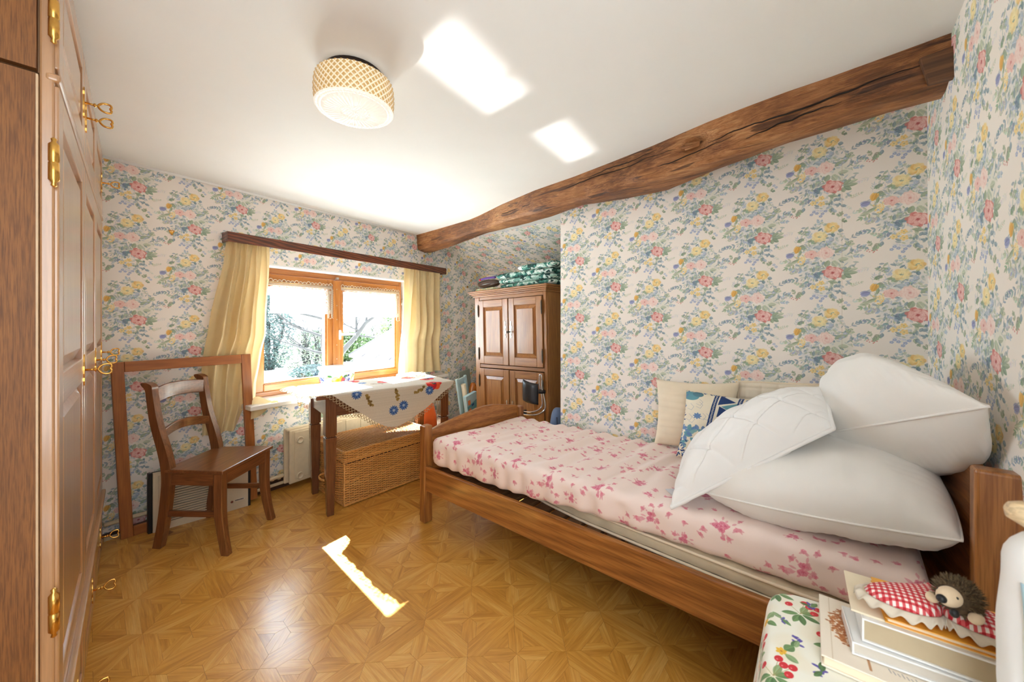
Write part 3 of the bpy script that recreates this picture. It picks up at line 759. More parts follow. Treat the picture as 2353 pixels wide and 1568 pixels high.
# hairline seams of the paper strips on the bed wall
for y, kx in ((0.02, 1.0), (-0.12, 1.0)):
    if y > 0: setp(BX(XB - 0.0006, XB + 0.001, y - 0.02 - 0.0006, y - 0.02 + 0.0006, 0.55, 1.93).build('seam', plain('paper_seam', srgb(196, 184, 168), 0.9), bpy.data.objects['wall_right']))

# ------------------------------------------------------------------ window
win = onw(setp(bpy.data.objects.new('window_1', None), kind='structure')); COL.objects.link(win)
FD0, FD1 = 0.13, 0.19
s0, s1, z0, z1 = 0.71, 2.11, 0.662, 1.63
boxes('jamb', PINE('Z'), win, [(s0, s0 + 0.05, FD0, FD1 + 0.02, z0, z1), (s1 - 0.03, s1, FD0, FD1 + 0.02, z0, z1)], bevel=0.004)
boxes('frame_rail', PINE('X'), win, [(s0 + 0.05, s1 - 0.03, FD0, FD1 + 0.02, z1 - 0.045, z1), (s0 + 0.05, s1 - 0.03, FD0, FD1 + 0.02, z0, z0 + 0.035)], bevel=0.004)
def sash(sa, sb, ga, gb, gz0=0.752, gz1=1.498):
    e = bpy.data.objects.new('sash', None); COL.objects.link(e); e.parent = win
    boxes('stile', PINE('Z'), e, [(sa, ga, FD0 - 0.022, FD1 - 0.01, 0.700, 1.582), (gb, sb, FD0 - 0.022, FD1 - 0.01, 0.700, 1.582)], bevel=0.006)
    boxes('rail', PINE('X'), e, [(ga, gb, FD0 - 0.022, FD1 - 0.01, 0.700, gz0), (ga, gb, FD0 - 0.022, FD1 - 0.01, gz1, 1.582)], bevel=0.006)
    q = MB()
    for (x0, x1, y0, y1) in ((ga - .001, ga + .012, gz0, gz1), (gb - .012, gb + .001, gz0, gz1)): q.box(x0, x1, FD0 - 0.006, FD1 - 0.02, y0, y1)
    for (y0, y1) in ((gz0 - .001, gz0 + .012), (gz1 - .012, gz1 + .001)): q.box(ga + .012, gb - .012, FD0 - 0.006, FD1 - 0.02, y0, y1)
    q.build('bead', PINE('X'), e, bevel=0.003)
    BX(ga + 0.001, gb - 0.001, FD0 + 0.022, FD0 + 0.027, gz0 + .001, gz1 - .001).build('pane', M_GLASS, e)
    return e
sash(0.752, 1.372, 0.815, 1.306); sash(1.376, 2.09, 1.452, 2.034)
BX(1.352, 1.412, FD0 - 0.036, FD0 - 0.022, 0.690, 1.575).build('astragal', PINE('Z'), win, bevel=0.006)
hd = MB(); hd.box(1.398, 1.420, FD0 - 0.046, FD0 - 0.036, 1.065, 1.150)
hnd = hd.build('handle', plain('white_handle', srgb(238, 238, 238), 0.3, var=0.01), win, bevel=0.006)
MB().tube([(1.409, FD0 - 0.04, 1.112), (1.409, FD0 - 0.075, 1.112), (1.425, FD0 - 0.082, 1.112), (1.53, FD0 - 0.082, 1.110)], [0.010, 0.010, 0.011, 0.009], 10).build('lever', plain('white_handle', (1, 1, 1, 1)), hnd)
ct = MB(); ct.box(1.375, 1.398, FD0 - 0.045, FD0 - 0.02, 1.585, 1.603); ct.build('catch', M_PEWTER, win, bevel=0.003)
for z in (0.80, 1.10, 1.42): MB().tube([(2.095, FD0 - 0.026, z - 0.03), (2.095, FD0 - 0.026, z + 0.03)], 0.007, 8).build('hinge', M_PEWTER, win)
for z in (0.76, 0.90, 1.02, 1.24, 1.36, 1.50): MB().tube([(1.382, FD0 - 0.038, z), (1.382, FD0 - 0.034, z)], 0.004, 8).build('screw', M_PEWTER, win)

# ------------------------------------------------------------------ oak beam on the ceiling
def beam_material():
    t = NT('rough_oak_beam'); v = t.coord('Object', (1, 0.12, 1))
    big = t.noise(t.coord('Object', (1, 0.35, 1)), 5.0, 5, 0.6, 0.8); gr = t.noise(v, 60.0, 5, 0.7, 1.0); fin = t.noise(t.coord('Object', (1, 0.05, 1)), 220.0, 3)
    f = t.math('ADD', t.math('MULTIPLY', big, 0.55), t.math('MULTIPLY', gr, 0.45))
    c = t.ramp(f, [(0.34, srgb(72, 44, 24)), (0.45, srgb(128, 78, 40)), (0.55, srgb(174, 116, 66)), (0.68, srgb(210, 162, 110))])
    crack = t.ramp(t.noise(t.coord('Object', (1, 0.045, 1.3)), 26.0, 2, 0.5, 0.6), [(0.33, (0.16, 0.11, 0.08, 1)), (0.37, (1, 1, 1, 1))])
    c = t.mix(0.8, c, crack, 'MULTIPLY')
    c = t.mix(0.4, c, t.ramp(fin, [(0.35, (0.4, 0.32, 0.26, 1)), (0.6, (1, 1, 1, 1))]), 'MULTIPLY')
    t.color(c); t.set(rough=0.62, coat=0.12, coat_rough=0.4)
    t.bump(t.math('ADD', gr, t.math('MULTIPLY', fin, 0.5)), 1.0, 0.009)
    return t.m
M_BEAM = beam_material()
# stations along the beam: y, x of room-side top edge, z of lower arris, x of far edge of underside
ST = [(3.30, 2.245, 1.960, 2.46), (2.90, 2.235, 1.975, 2.42), (2.45, 2.215, 2.000, 2.37), (2.30, 2.185, 2.000, 2.34), (1.95, 2.09, 1.985, 2.29), (1.575, 2.015, 1.966, 2.20), (1.245, 1.985, 1.965, 2.12), (0.985, 1.945, 1.955, 2.155),
      (0.72, 1.90, 1.945, 2.135), (0.45, 1.838, 1.938, 1.99), (0.30, 1.815, 1.948, 1.965), (0.164, 1.80, 1.960, 1.94), (0.04, 1.797, 1.972, 1.955), (-0.126, 1.782, 1.983, 1.95), (-0.30, 1.765, 1.987, 1.96)]
yT = sorted([s[0] for s in ST]); tabs = [sorted([(s[0], s[k]) for s in ST]) for k in (1, 2, 3)]
KNOTS = [(1.85, 0.52, 2.045, 0.050, 0.055), (1.99, 1.17, 2.00, 0.035, 0.016), (2.02, 1.12, 1.965, 0.035, -0.012), (1.96, 0.98, 1.965, 0.04, -0.010), (2.03, 0.66, 1.94, 0.03, 0.014), (1.92, 0.80, 2.0, 0.05, -0.012)]
def beam_pt(u, v):
    y = lerp(3.32, -0.32, u)
    xt, zr, xf = (interp(t, y) for t in tabs)
    # section outline: top room edge -> arris -> far lower edge -> far top edge
    pts = [(xt, ZC + 0.01), (xt + 0.004, lerp(ZC, zr, 0.5)), (xt + 0.012, zr + 0.020), (xt + 0.028, zr + 0.004), (lerp(xt, xf, 0.55), zr - 0.004), (xf - 0.02, zr + 0.002), (xf, zr + 0.02), (xf + 0.005, ZC + 0.01)]
    k = v * (len(pts) - 1); i = min(int(k), len(pts) - 2); f = k - i
    x, z = lerp(pts[i][0], pts[i + 1][0], f), lerp(pts[i][1], pts[i + 1][1], f)
    p = Vector((x, y, z)); q = Vector((x * 7, y * 3.0, z * 7))
    if z < ZC - 0.005:
        n = mnoise.noise(q) * 0.010 + mnoise.noise(q * 3.1) * 0.004 + mnoise.noise(Vector((x * 30, y * 4, z * 30))) * 0.003
        p.x -= n; p.z -= n * 0.8
        for kx, ky, kz, r, dpt in KNOTS:
            d = math.sqrt(((y - ky) / 1.5) ** 2 + (x - kx) ** 2 * 0.5 + (z - kz) ** 2) / r
            if d < 1.6: p.x += dpt * math.exp(-d * d * 2.2); p.z += 0.35 * dpt * math.exp(-d * d * 2.2)
    return tuple(p)
bm_ = MB().grid(beam_pt, 340, 49)
beam = setp(bm_.build('ceiling_beam', M_BEAM), 'thick rough old oak beam running along the white ceiling', None, None, 'structure')
# crack lines and the splint board near the head wall
M_CRK = plain('crack_shadow_wood', srgb(34, 22, 14), 0.9)
def crack(y0, y1, f, wob, r=0.0026):
    pts = []
    for i in range(26):
        y = lerp(y0, y1, i / 25); xt, zr, xf = (interp(t, y) for t in tabs)
        pts.append((xt - 0.001 + 0.006 * f, y, lerp(ZC, zr, f) + wob * mnoise.noise(Vector((y * 5, f * 9, 1))) + 0.006 * mnoise.noise(Vector((y * 24, f * 9, 4)))))
    MB().tube(pts, [r * (0.25 + 0.75 * math.sin(math.pi * min(1, max(0, i / 25)))) for i in range(26)], 6).build('crack', M_CRK, beam)
crack(0.45, -0.20, 0.52, 0.012, 0.0036); crack(1.6, 0.6, 0.30, 0.02); crack(2.3, 1.5, 0.55, 0.02); crack(0.9, 0.35, 0.62, 0.015); crack(1.2, 0.7, 0.2, 0.015, 0.0025); crack(0.30, 0.0, 0.75, 0.01, 0.003)
kn = MB()
for (kx, ky, kz, r, _) in (KNOTS[0],):
    xt = interp(tabs[0], ky)
    for i in range(5):
        a = i * 1.25; kn.tube([(xt + 0.012, ky + 0.02 * math.cos(a) + 0.03, kz + 0.012 * math.sin(a)), (xt + 0.004, ky - 0.03, kz + 0.008 * math.sin(a) - 0.006)], [0.006, 0.003], 6)
kn.build('knot', M_BEAM, beam)
spl = MB()
f3 = [(-0.30, ZC - 0.045), (-0.185, ZC - 0.055), (-0.205, 1.972), (-0.29, 1.968)]
spl.prism(f3, lambda y, z: (1.752 + 0.0, y, z), lambda y, z: (1.776, y, z))
spl.build('splint_board', wood('splint_oak', srgb(130, 86, 50), srgb(104, 66, 38), srgb(64, 38, 22), 'Y', 0.6, 0.1), beam, bevel=0.003)

# ------------------------------------------------------------------ ceiling lamp
lp = thing('ceiling_lamp', 'round cut-glass ceiling lamp with amber sides on the white ceiling', 'lamp', (0.640, 1.322, ZC))
MB().lathe([(0.0, -0.001), (0.098, -0.001), (0.100, -0.026), (0.0, -0.026)][0:1] + [(0.100, -0.001), (0.100, -0.028), (0.02, -0.030), (0.0, -0.030)], 40).build('base', plain('dark_bronze', srgb(56, 42, 34), 0.4, 0.6), lp)
def lamp_glass(name, base, emis, rough):
    t = NT(name); t.color(base); t.set(rough=rough, coat=0.5, emis=emis, emc=base, spec=0.7)
    tr = t.new('BsdfTranslucent'); tr.inputs[0].default_value = base
    mx = t.new('MixShader'); mx.inputs[0].default_value = 0.45
    t.link(t.p.outputs[0], mx.inputs[1]); t.link(tr.outputs[0], mx.inputs[2]); t.link(mx.outputs[0], t.out.inputs[0]); return t.m
M_AMBER = lamp_glass('amber_cut_glass', srgb(234, 204, 150), 0.10, 0.15)
def diamond_cut(m, nf, nrows, h):
    n, l = m.node_tree.nodes, m.node_tree.links; tc = n.new('ShaderNodeTexCoord'); sp_x = n.new('ShaderNodeSeparateXYZ'); l.new(tc.outputs['Object'], sp_x.inputs[0])
    def mt(op, a, b=None):
        x = n.new('ShaderNodeMath'); x.operation = op
        for i, q in enumerate((a, b)):
            if q is None: continue
            if isinstance(q, (int, float)): x.inputs[i].default_value = q
            else: l.new(q, x.inputs[i])
        return x.outputs[0]
    ph = mt('MULTIPLY', mt('ARCTAN2', sp_x.outputs[1], sp_x.outputs[0]), nf); q = mt('MULTIPLY', mt('ADD', sp_x.outputs[2], 0.030), -nrows * math.pi / h)
    f = mt('MAXIMUM', mt('ABSOLUTE', mt('SINE', mt('MULTIPLY', mt('ADD', ph, q), 0.5))), mt('ABSOLUTE', mt('SINE', mt('MULTIPLY', mt('SUBTRACT', ph, q), 0.5))))
    r = n.new('ShaderNodeValToRGB'); e = r.color_ramp.elements; e[0].position = 0.80; e[0].color = srgb(204, 166, 104); e[1].position = 1.0; e[1].color = srgb(252, 240, 214); l.new(f, r.inputs[0])
    p = n['Principled BSDF']; l.new(r.outputs[0], p.inputs['Base Color']); l.new(r.outputs[0], p.inputs['Emission Color'])
    for x in n:
        if x.type == 'BSDF_TRANSLUCENT': l.new(r.outputs[0], x.inputs[0])
        if x.type == 'MIX_SHADER': x.inputs[0].default_value = 0.3
diamond_cut(M_AMBER, 40, 9, 0.098); M_CLEAR = lamp_glass('clear_cut_glass', srgb(240, 236, 228), 0.30, 0.12)
RS, NF = 0.133, 40
def side_pt(u, v):
    zz = lerp(-0.030, -0.128, v); n = 9
    ph = u * NF * 2 * math.pi; q = v * n * math.pi
    h = max(abs(math.sin((ph + q) / 2)), abs(math.sin((ph - q) / 2)))
    r = RS - 0.0045 * h - (0.004 if v < 0.02 else 0) + 0.004 * math.sin(math.pi * v)
    return (r * math.cos(u * 2 * math.pi), r * math.sin(u * 2 * math.pi), zz)
sh = MB().grid(side_pt, NF * 6, 34, closeu=True).build('glass_side', M_AMBER, lp)
def bot_pt(u, v):
    a = u * 2 * math.pi; r = lerp(RS, 0.0, v); z = -0.128 - 0.010 * math.sin(min(1, v * 1.6) * math.pi / 2)
    if v < 0.22: z -= 0.0035 * abs(math.sin(a * 40)) * abs(math.sin(v * 40))
    elif v < 0.62: z -= 0.0045 * abs(math.sin(a * 20))
    else: z -= 0.0032 * abs(math.sin(r * math.cos(a) * 320) * math.sin(r * math.sin(a) * 320)) - 0.002
    return (r * math.cos(a), r * math.sin(a), z)
MB().grid(bot_pt, 276, 44, closeu=True).build('glass_bottom', M_CLEAR, lp)

# ------------------------------------------------------------------ wardrobe on the left
wd = thing('wardrobe', 'tall dark oak wardrobe with brass keys filling the left edge', 'wardrobe', (-0.041, 1.265, 0), R(-3.3))
WL = 1.60
boxes('carcass', WARD('Z'), wd, [(-0.545, -0.022, 0.019, WL, 0.05, 1.742)]); boxes('upper_carcass', WARD('Z'), wd, [(-0.545, -0.022, 0.019, WL, 1.752, 2.095)])
sp_ = MB(); sp_.box(-0.545, -0.030, 0.0, 0.018, 0.0, 1.742); sp_.build('side_panel', WSIDE('Z'), wd)
sp_ = MB(); sp_.box(-0.545, -0.030, 0.0, 0.018, 1.752, 2.095); sp_.build('upper_side_panel', WSIDE('Z'), wd)
BX(-0.0305, -0.0275, -0.002, 0.019, 0.0, 1.74).build('edge_strip', plain('pale_edge_strip', srgb(206, 176, 140), 0.5), wd)
BX(-0.0272, -0.006, 0.006, 0.018, 0.0, 2.095).build('corner_post', WARD('Z'), wd, bevel=0.004)
BX(-0.10, -0.012, 0.02, WL, 0.0, 0.05).build('plinth', WARD('Y'), wd)
boxes('moulding', WARD('Y'), wd, [(-0.02, 0.003, 0.004, WL, 1.737, 1.755), (-0.02, 0.012, 0.0, WL, 0.335, 0.357)], bevel=0.006, seg=3)
def door(parent, name, y0, y1, z0, z1, panels, th=0.022, stile=0.065, xf=0.0):
    e = bpy.data.objects.new(name, None); COL.objects.link(e); e.parent = parent
    boxes('stile', WARD('Z'), e, [(xf - th, xf, y0, y0 + stile, z0, z1), (xf - th, xf, y1 - stile, y1, z0, z1)], bevel=0.003)
    zs = [z0] + [p for pr_ in panels for p in pr_] + [z1]
    boxes('rail', WARD('Y'), e, [(xf - th, xf, y0 + stile, y1 - stile, a, b) for a, b in zip(zs[0::2], zs[1::2])], bevel=0.003)
    for a, b in panels:
        pb = MB(); ya, yb = y0 + stile, y1 - stile; x0 = xf - th + 0.004; x1 = xf - 0.002; mrg = min(0.035, (b - a) * 0.25)
        pts0 = [(x0, ya, a), (x0, yb, a), (x0, yb, b), (x0, ya, b)]; pts1 = [(x1, ya + mrg, a + mrg), (x1, yb - mrg, a + mrg), (x1, yb - mrg, b - mrg), (x1, ya + mrg, b - mrg)]
        i = len(pb.v); pb.v += pts0 + pts1
        for k in range(4): pb.face([i + k, i + (k + 1) % 4, i + 4 + (k + 1) % 4, i + 4 + k])
        pb.face([i + 4, i + 5, i + 6, i + 7]); pb.build('panel', WARD('Z'), e)
    return e
def key_mb():
    q = MB(); q.tube([(0, 0, 0), (0.030, 0, 0)], 0.0035, 8); q.tube([(0.020, 0, 0), (0.025, 0, 0)], 0.006, 8)
    hp = spline([(0.030, 0.0), (0.040, 0.014), (0.056, 0.015), (0.060, 0.006), (0.057, 0.0), (0.060, -0.006), (0.056, -0.015), (0.040, -0.014)], 4, True)
    q.tube([(p[0], p[1] * 0.25, p[1]) for p in hp], 0.0032, 6, closed=True); return q
def plate_mb(x=0.0, h=0.05):
    pts = spline([(0, h), (0.006, h * 0.72), (0.004, h * 0.5), (0.010, 0.012), (0.010, -0.012), (0.004, -h * 0.5), (0.006, -h * 0.72), (0, -h), (-0.006, -h * 0.72), (-0.004, -h * 0.5), (-0.010, -0.012), (-0.010, 0.012), (-0.004, h * 0.5), (-0.006, h * 0.72)], 2, True)
    return MB().prism([tuple(p)[:2] for p in pts], lambda y, z: (x, y, z), lambda y, z: (x + 0.003, y, z))
pk = plate_mb(); kk = key_mb()
def lock(parent, y, z, x=0.0):
    o = pk.build('escutcheon', M_BRASS, parent); o.location = (x, y, z)
    o2 = kk.build('key', M_BRASS, parent); o2.location = (x + 0.002, y, z); return o
dy = [0.006, 0.600, 1.120, WL]
for i in range(3):
    ya, yb = dy[i] + 0.004, dy[i + 1] - 0.004
    e = door(wd, 'upper_door', ya, yb, 1.768, 2.085, [(1.835, 2.02)]); lock(e, (yb - 0.035, ya + 0.035, yb - 0.09)[i], (1.925, 1.905, 1.915)[i])
    e = door(wd, 'door', ya, yb, 0.365, 1.73, [(0.43, 1.03), (1.105, 1.66)]); lock(e, (yb - 0.03, ya + 0.032, yb - 0.12)[i] if i != 1 else yb - 0.03, (1.065, 1.06, 1.07)[i])
    e = door(wd, 'drawer', ya, yb, 0.06, 0.325, [(0.115, 0.27)]); lock(e, (ya + 0.36, (ya + yb) / 2 + 0.05, (ya + yb) / 2 + 0.03)[i], (0.15, 0.18, 0.19)[i])
hgm = MB()
def barrel(b, x, y, z, L=0.075, r=0.0085):
    b.lathe([(0, -L / 2 - 0.016), (0.005, -L / 2 - 0.012), (0.0035, -L / 2 - 0.006), (r, -L / 2), (r, -0.002), (r * 0.8, 0), (r, 0.002), (r, L / 2), (0.0035, L / 2 + 0.006), (0.005, L / 2 + 0.012), (0, L / 2 + 0.016)], 12, (x, y, z))
for z in (0.60, 1.56, 1.865): 
    b = MB(); barrel(b, -0.006, -0.006, z); b.build('hinge', M_BRASS, wd)

# ------------------------------------------------------------------ bed (z rises a little towards the head)
def bz(y): return 0.035 * (1.885 - y) / 1.8
bed = thing('bed', 'single oak bed with carved footboard standing along the papered wall', 'bed', (1.35, 1.885, 0))
BXO, BYO = 1.35, 1.885
def bl(x, y, z): return (x - BXO, y - BYO, z)
def post(cx, cy, w, d, h, chamf=0.008):
    return MB().box(cx - BXO - w / 2, cx - BXO + w / 2, cy - BYO - d / 2, cy - BYO + d / 2, 0.001, h)
post(1.372, 1.912, 0.058, 0.055, 0.588).build('post', BEDW('Z'), bed, bevel=0.007, seg=3)
post(2.135, 1.815, 0.055, 0.055, 0.592).build('post', BEDW('Z'), bed, bevel=0.007, seg=3)
post(1.412, -0.279, 0.050, 0.088, 0.872).build('post', BEDW('Z'), bed, bevel=0.008, seg=3)
post(2.130, -0.205, 0.055, 0.055, 0.868).build('post', BEDW('Z'), bed, bevel=0.008, seg=3)
# footboard: a shaped board between the foot posts
prof = [(0.0, 0.555), (0.06, 0.572), (0.20, 0.602), (0.36, 0.630), (0.44, 0.640), (0.52, 0.638), (0.72, 0.607), (0.748, 0.602)]
ptsF = [(x, z) for x, z in prof] + [(0.748, 0.30), (0.0, 0.30)]
def fbm(x, z, t):
    u = x / 0.748; X = lerp(1.398, 2.112, u); Y = lerp(1.905, 1.822, u) + t; return bl(X, Y, z)
fb = MB().prism(ptsF[::-1], lambda x, z: fbm(x, z, -0.014), lambda x, z: fbm(x, z, 0.014)); fb.build('footboard', BEDW('X'), bed, bevel=0.006, seg=3)
ptsH = [(0, 0.80), (0.06, 0.835), (0.2, 0.885), (0.37, 0.92), (0.5, 0.915), (0.65, 0.89), (0.72, 0.86), (0.72, 0.30), (0, 0.30)]
hbm = lambda x, z, t: bl(lerp(1.425, 2.11, x / 0.72), lerp(-0.272, -0.212, x / 0.72) + t, z)
MB().prism(ptsH[::-1], lambda x, z: hbm(x, z, -0.012), lambda x, z: hbm(x, z, 0.012)).build('headboard', BEDW('X'), bed, bevel=0.006, seg=3)
def rail(x0, x1, z0, z1, y0=1.886, y1=-0.228):
    q = MB(); a, b = bz(y0), bz(y1)
    q.hexa([bl(x0, y1, z0 + b), bl(x1, y1, z0 + b), bl(x1, y0, z0 + a), bl(x0, y0, z0 + a), bl(x0, y1, z1 + b), bl(x1, y1, z1 + b), bl(x1, y0, z1 + a), bl(x0, y0, z1 + a)]); return q
rail(1.347, 1.372, 0.200, 0.347).build('side_rail', BEDW('Y'), bed, bevel=0.006, seg=3)
rail(2.115, 2.140, 0.200, 0.347, 1.80, -0.18).build('side_rail', BEDW('Y'), bed, bevel=0.004)
rail(1.372, 1.395, 0.23, 0.300, 1.885, -0.23).build('ledge', BEDW('Y'), bed); rail(2.090, 2.115, 0.23, 0.300, 1.80, -0.18).build('ledge', BEDW('Y'), bed)
sl0 = None
for i in range(22):
    y = 1.80 - i * 0.0925; z = 0.3075 + bz(y)
    if sl0 is None: sl0 = BX(0, 0.735, -0.032, 0.032, 0, 0.022).build('slat', plain('slat_brown', srgb(96, 66, 40), 0.6), bed, bevel=0.004); o = sl0
    else: o = copy_part(sl0, bed)
    o.location = bl(1.376, y, z)
dw = MB().tube([bl(1.357, 1.912, 0.3), bl(1.342, 1.912, 0.3)], 0.005, 10); dw.build('dowel', BEDW('X'), bed)

# quilted pad under the mattress and the mattress in its fitted sheet
def rrect(x0, x1, z0, z1, r, n=4):
    P = []
    for cx, cz, a0 in ((x1 - r, z1 - r, 0), (x0 + r, z1 - r, 90), (x0 + r, z0 + r, 180), (x1 - r, z0 + r, 270)):
        for k in range(n + 1): a = R(a0 + 90 * k / n); P.append((cx + r * math.cos(a), cz + r * math.sin(a)))
    return P
def slab_sweep(x0f, x1f, z0, z1, r, ya, yb, ny, wr, nseg=(8, 24, 8, 24), uvs=None):
    """closed rounded slab along y; wr(x,y,z,n)->offset along outward normal"""
    # dense outline
    base = rrect(0, 1, 0, 1, 0.001)
    b = MB(); rows = []
    for j in range(ny + 1):
        y = lerp(ya, yb, j / ny); xx0, xx1 = x0f(y), x1f(y)
        e = min((ya - y), (y - yb)); k = 1.0 if e > r else math.sqrt(max(0.0, 1 - ((r - e) / r) ** 2))
        sh = r * (1 - k)
        P = rrect(xx0 + sh, xx1 - sh, z0 + sh, z1 - sh, max(0.004, r * 0.95 - sh * 0.3), 5)
        Q = []
        for i in range(len(P)):
            a, c = P[i], P[(i + 1) % len(P)]; d = math.hypot(c[0] - a[0], c[1] - a[1]); m = max(1, int(d / 0.02)) if d > 0.05 else 1
            for q in range(m): Q.append((lerp(a[0], c[0], q / m), lerp(a[1], c[1], q / m)))
        rows.append((y, Q))
    n0 = len(rows[len(rows) // 2][1])
    cl = []
    for y, Q in rows:
        # resample each ring to n0 points by arclength
        L = [0]
        for i in range(len(Q)): L.append(L[-1] + math.dist(Q[i], Q[(i + 1) % len(Q)]))
        T = L[-1]; out = []; i = 0
        for k in range(n0):
            s = T * k / n0
            while L[i + 1] < s: i += 1
            f = (s - L[i]) / max(1e-9, L[i + 1] - L[i]); a, c = Q[i], Q[(i + 1) % len(Q)]
            out.append((lerp(a[0], c[0], f), lerp(a[1], c[1], f), s))
        cl.append((y, out, T))
    for y, Q, T in cl:
        cx = sum(q[0] for q in Q) / n0; cz = sum(q[1] for q in Q) / n0
        for (x, z, s) in Q:
            w = wr(x, y, z); nx = 0; nz = 0
            if z > z1 - r: nz = 1
            elif z < z0 + r * 0.5: nz = 0
            if nz == 0: nx = 1 if x > cx else -1
            b.v.append((x + nx * w, y, z + nz * w + bz(y)))
    for j in range(len(cl) - 1):
        ya_, Qa, Ta = cl[j]; yb_, Qb, Tb = cl[j + 1]
        for k in range(n0):
            l = (k + 1) % n0; sa = Qa[k][2]; sb = Ta if l == 0 else Qa[l][2]
            b.face([j * n0 + k, (j + 1) * n0 + k, (j + 1) * n0 + l, j * n0 + l], [(ya_ / 0.45, sa / 0.45), (yb_ / 0.45, sa / 0.45), (yb_ / 0.45, sb / 0.45), (ya_ / 0.45, sb / 0.45)], True)
    b.face(list(range(n0))); b.face([(len(cl) - 1) * n0 + k for k in range(n0)][::-1])
    return b
def mat_wr(x, y, z):
    q = 0.0
    ph = y + 0.10 * (x - 1.8) + 0.02 * mnoise.noise(Vector((x * 4, y * 3, 0)))
    amp = 0.35 + 0.65 * smooth01((y - 0.2) / 0.6)
    q += amp * 0.015 * (abs(math.sin(ph * 26 + 1.5 * mnoise.noise(Vector((x * 2, y * 5, 3))))) ** 2.2 - 0.4)
    q += 0.004 * mnoise.noise(Vector((x * 3, y * 3, z * 5)))
    if z < 0.50 and x < 1.6: q += 0.006 * math.exp(-((y - 1.02) / 0.05) ** 2) + 0.005 * abs(mnoise.noise(Vector((y * 14, z * 4, 1)))) 
    return q
mt = slab_sweep(lambda y: lerp(1.366, 1.398, smooth01((1.1 - y) / 1.0)), lambda y: 2.128, 0.392, 0.522, 0.035, 1.862 - 0.0, -0.175, 150, mat_wr)
def skew_foot(b):   # follow the skewed footboard
    b.v = [(x, y - max(0, (x - 1.37)) * 0.105 * smooth01((y - 0.6) / 1.2), z) for x, y, z in b.v]
skew_foot(mt)
mt.v = [(x, y, z - 0.030 * smooth01((y - 0.75) / 0.6) * smooth01((0.50 - z) / 0.10) * smooth01((1.75 - x) / 0.3)) for x, y, z in mt.v]
setp(mt.build('mattress', M_SHEET), 'mattress in a rose-printed pink fitted sheet on the oak bed', 'mattress')
def pad_wr(x, y, z): return 0.002 * math.sin(y * 60 + 2 * math.sin(x * 30)) if z > 0.38 or z < 0.37 else 0.0015 * math.sin(y * 90)
PADX = [(-0.3, 1.384), (0.2, 1.390), (0.5, 1.405), (0.85, 1.425), (1.05, 1.455), (1.2, 1.49), (2.0, 1.50)]
pd = slab_sweep(lambda y: interp(PADX, y), lambda y: 2.12, 0.330, 0.386, 0.014, 1.80, -0.165, 110, pad_wr)
skew_foot(pd)
pado = setp(pd.build('mattress_pad', M_PADC), 'thin beige quilted pad between the pink mattress and the bed slats', 'mattress pad')
for z, o in ((0.384, 0.0), (0.334, 0.0)):
    MB().tube([(interp(PADX, y) - 0.003 + o, y, z + bz(y)) for y in [1.78 - i * 0.06 for i in range(33)]], 0.0055, 6).build('piping', M_CREAMCOT, pado)

# ------------------------------------------------------------------ pillows and cushions
def pillow_mb(c00, c10, c11, c01, thick, n=44, p=2.6, q=0.55, pinch=0.05, bulge=(0, 0, 0), wr=0.004, seed=0.0, wf=9.0, seam=None, side=(1.0, 1.0), flow=None, uvs=1.0, gather=0.0):
    """corners in order round the sheet; thick = half thickness in the middle"""
    C = [Vector(x) for x in (c00, c10, c11, c01)]; Bv = Vector(bulge)
    nrm = (C[1] - C[0]).cross(C[3] - C[0]).normalized()
    def sheet(u, v):
        a, b = 2 * u - 1, 2 * v - 1
        a2 = a * (1 - pinch * (1 - b * b)); b2 = b * (1 - pinch * (1 - a * a)); U, V = (a2 + 1) / 2, (b2 + 1) / 2
        s = C[0].lerp(C[1], U).lerp(C[3].lerp(C[2], U), V)
        return s + Bv * ((1 - a * a) * (1 - b * b)), a, b
    def pt(u, v, sgn):
        s, a, b = sheet(u, v)
        h = max(0.0, (1 - abs(a) ** p) * (1 - abs(b) ** p)) ** q
        t = thick * h * side[0 if sgn > 0 else 1]
        w = wr * mnoise.noise(Vector((u * wf, v * wf, seed + sgn))) * min(1, h * 2)
        if gather:
            eb = max(abs(a), abs(b)); 
            if eb > 0.55: 
                al = a if abs(b) >= abs(a) else b
                w -= gather * ((eb - 0.55) / 0.45) * (1 - eb ** 4) * abs(math.sin(al * 34 + 2.0 * mnoise.noise(Vector((al * 3, sgn, seed)))))
        if seam: w -= seam(u, v) * min(1.0, h * 1.3)
        return tuple(s + nrm * (sgn * (t + w)))
    b = MB()
    for sg in (1, -1):
        f = (lambda u, v, sg=sg: pt(u, v, sg)) if sg > 0 else (lambda u, v, sg=sg: pt(u, 1 - v, sg))
        fu = (lambda u, v: (u * uvs, v)) if sg > 0 else (lambda u, v: (u * uvs, 1 - v))
        b.grid(f, n, n, uvfn=fu)
    edge = [sheet(i / n, 0)[0] for i in range(n)] + [sheet(1, i / n)[0] for i in range(n)] + [sheet(1 - i / n, 1)[0] for i in range(n)] + [sheet(0, 1 - i / n)[0] for i in range(n)]
    return b, edge, nrm
def weld(o):
    bm = bmesh.new(); bm.from_mesh(o.data); bmesh.ops.remove_doubles(bm, verts=bm.verts, dist=0.0004); bmesh.ops.recalc_face_normals(bm, faces=bm.faces); bm.to_mesh(o.data); bm.free()
    for p in o.data.polygons: p.use_smooth = True
    return o
def tucks(u, v): 
    s = 0
    for k in range(9): s += 0.004 * math.exp(-((v - 0.1 * (k + 0.7)) / 0.012) ** 2)
    return s
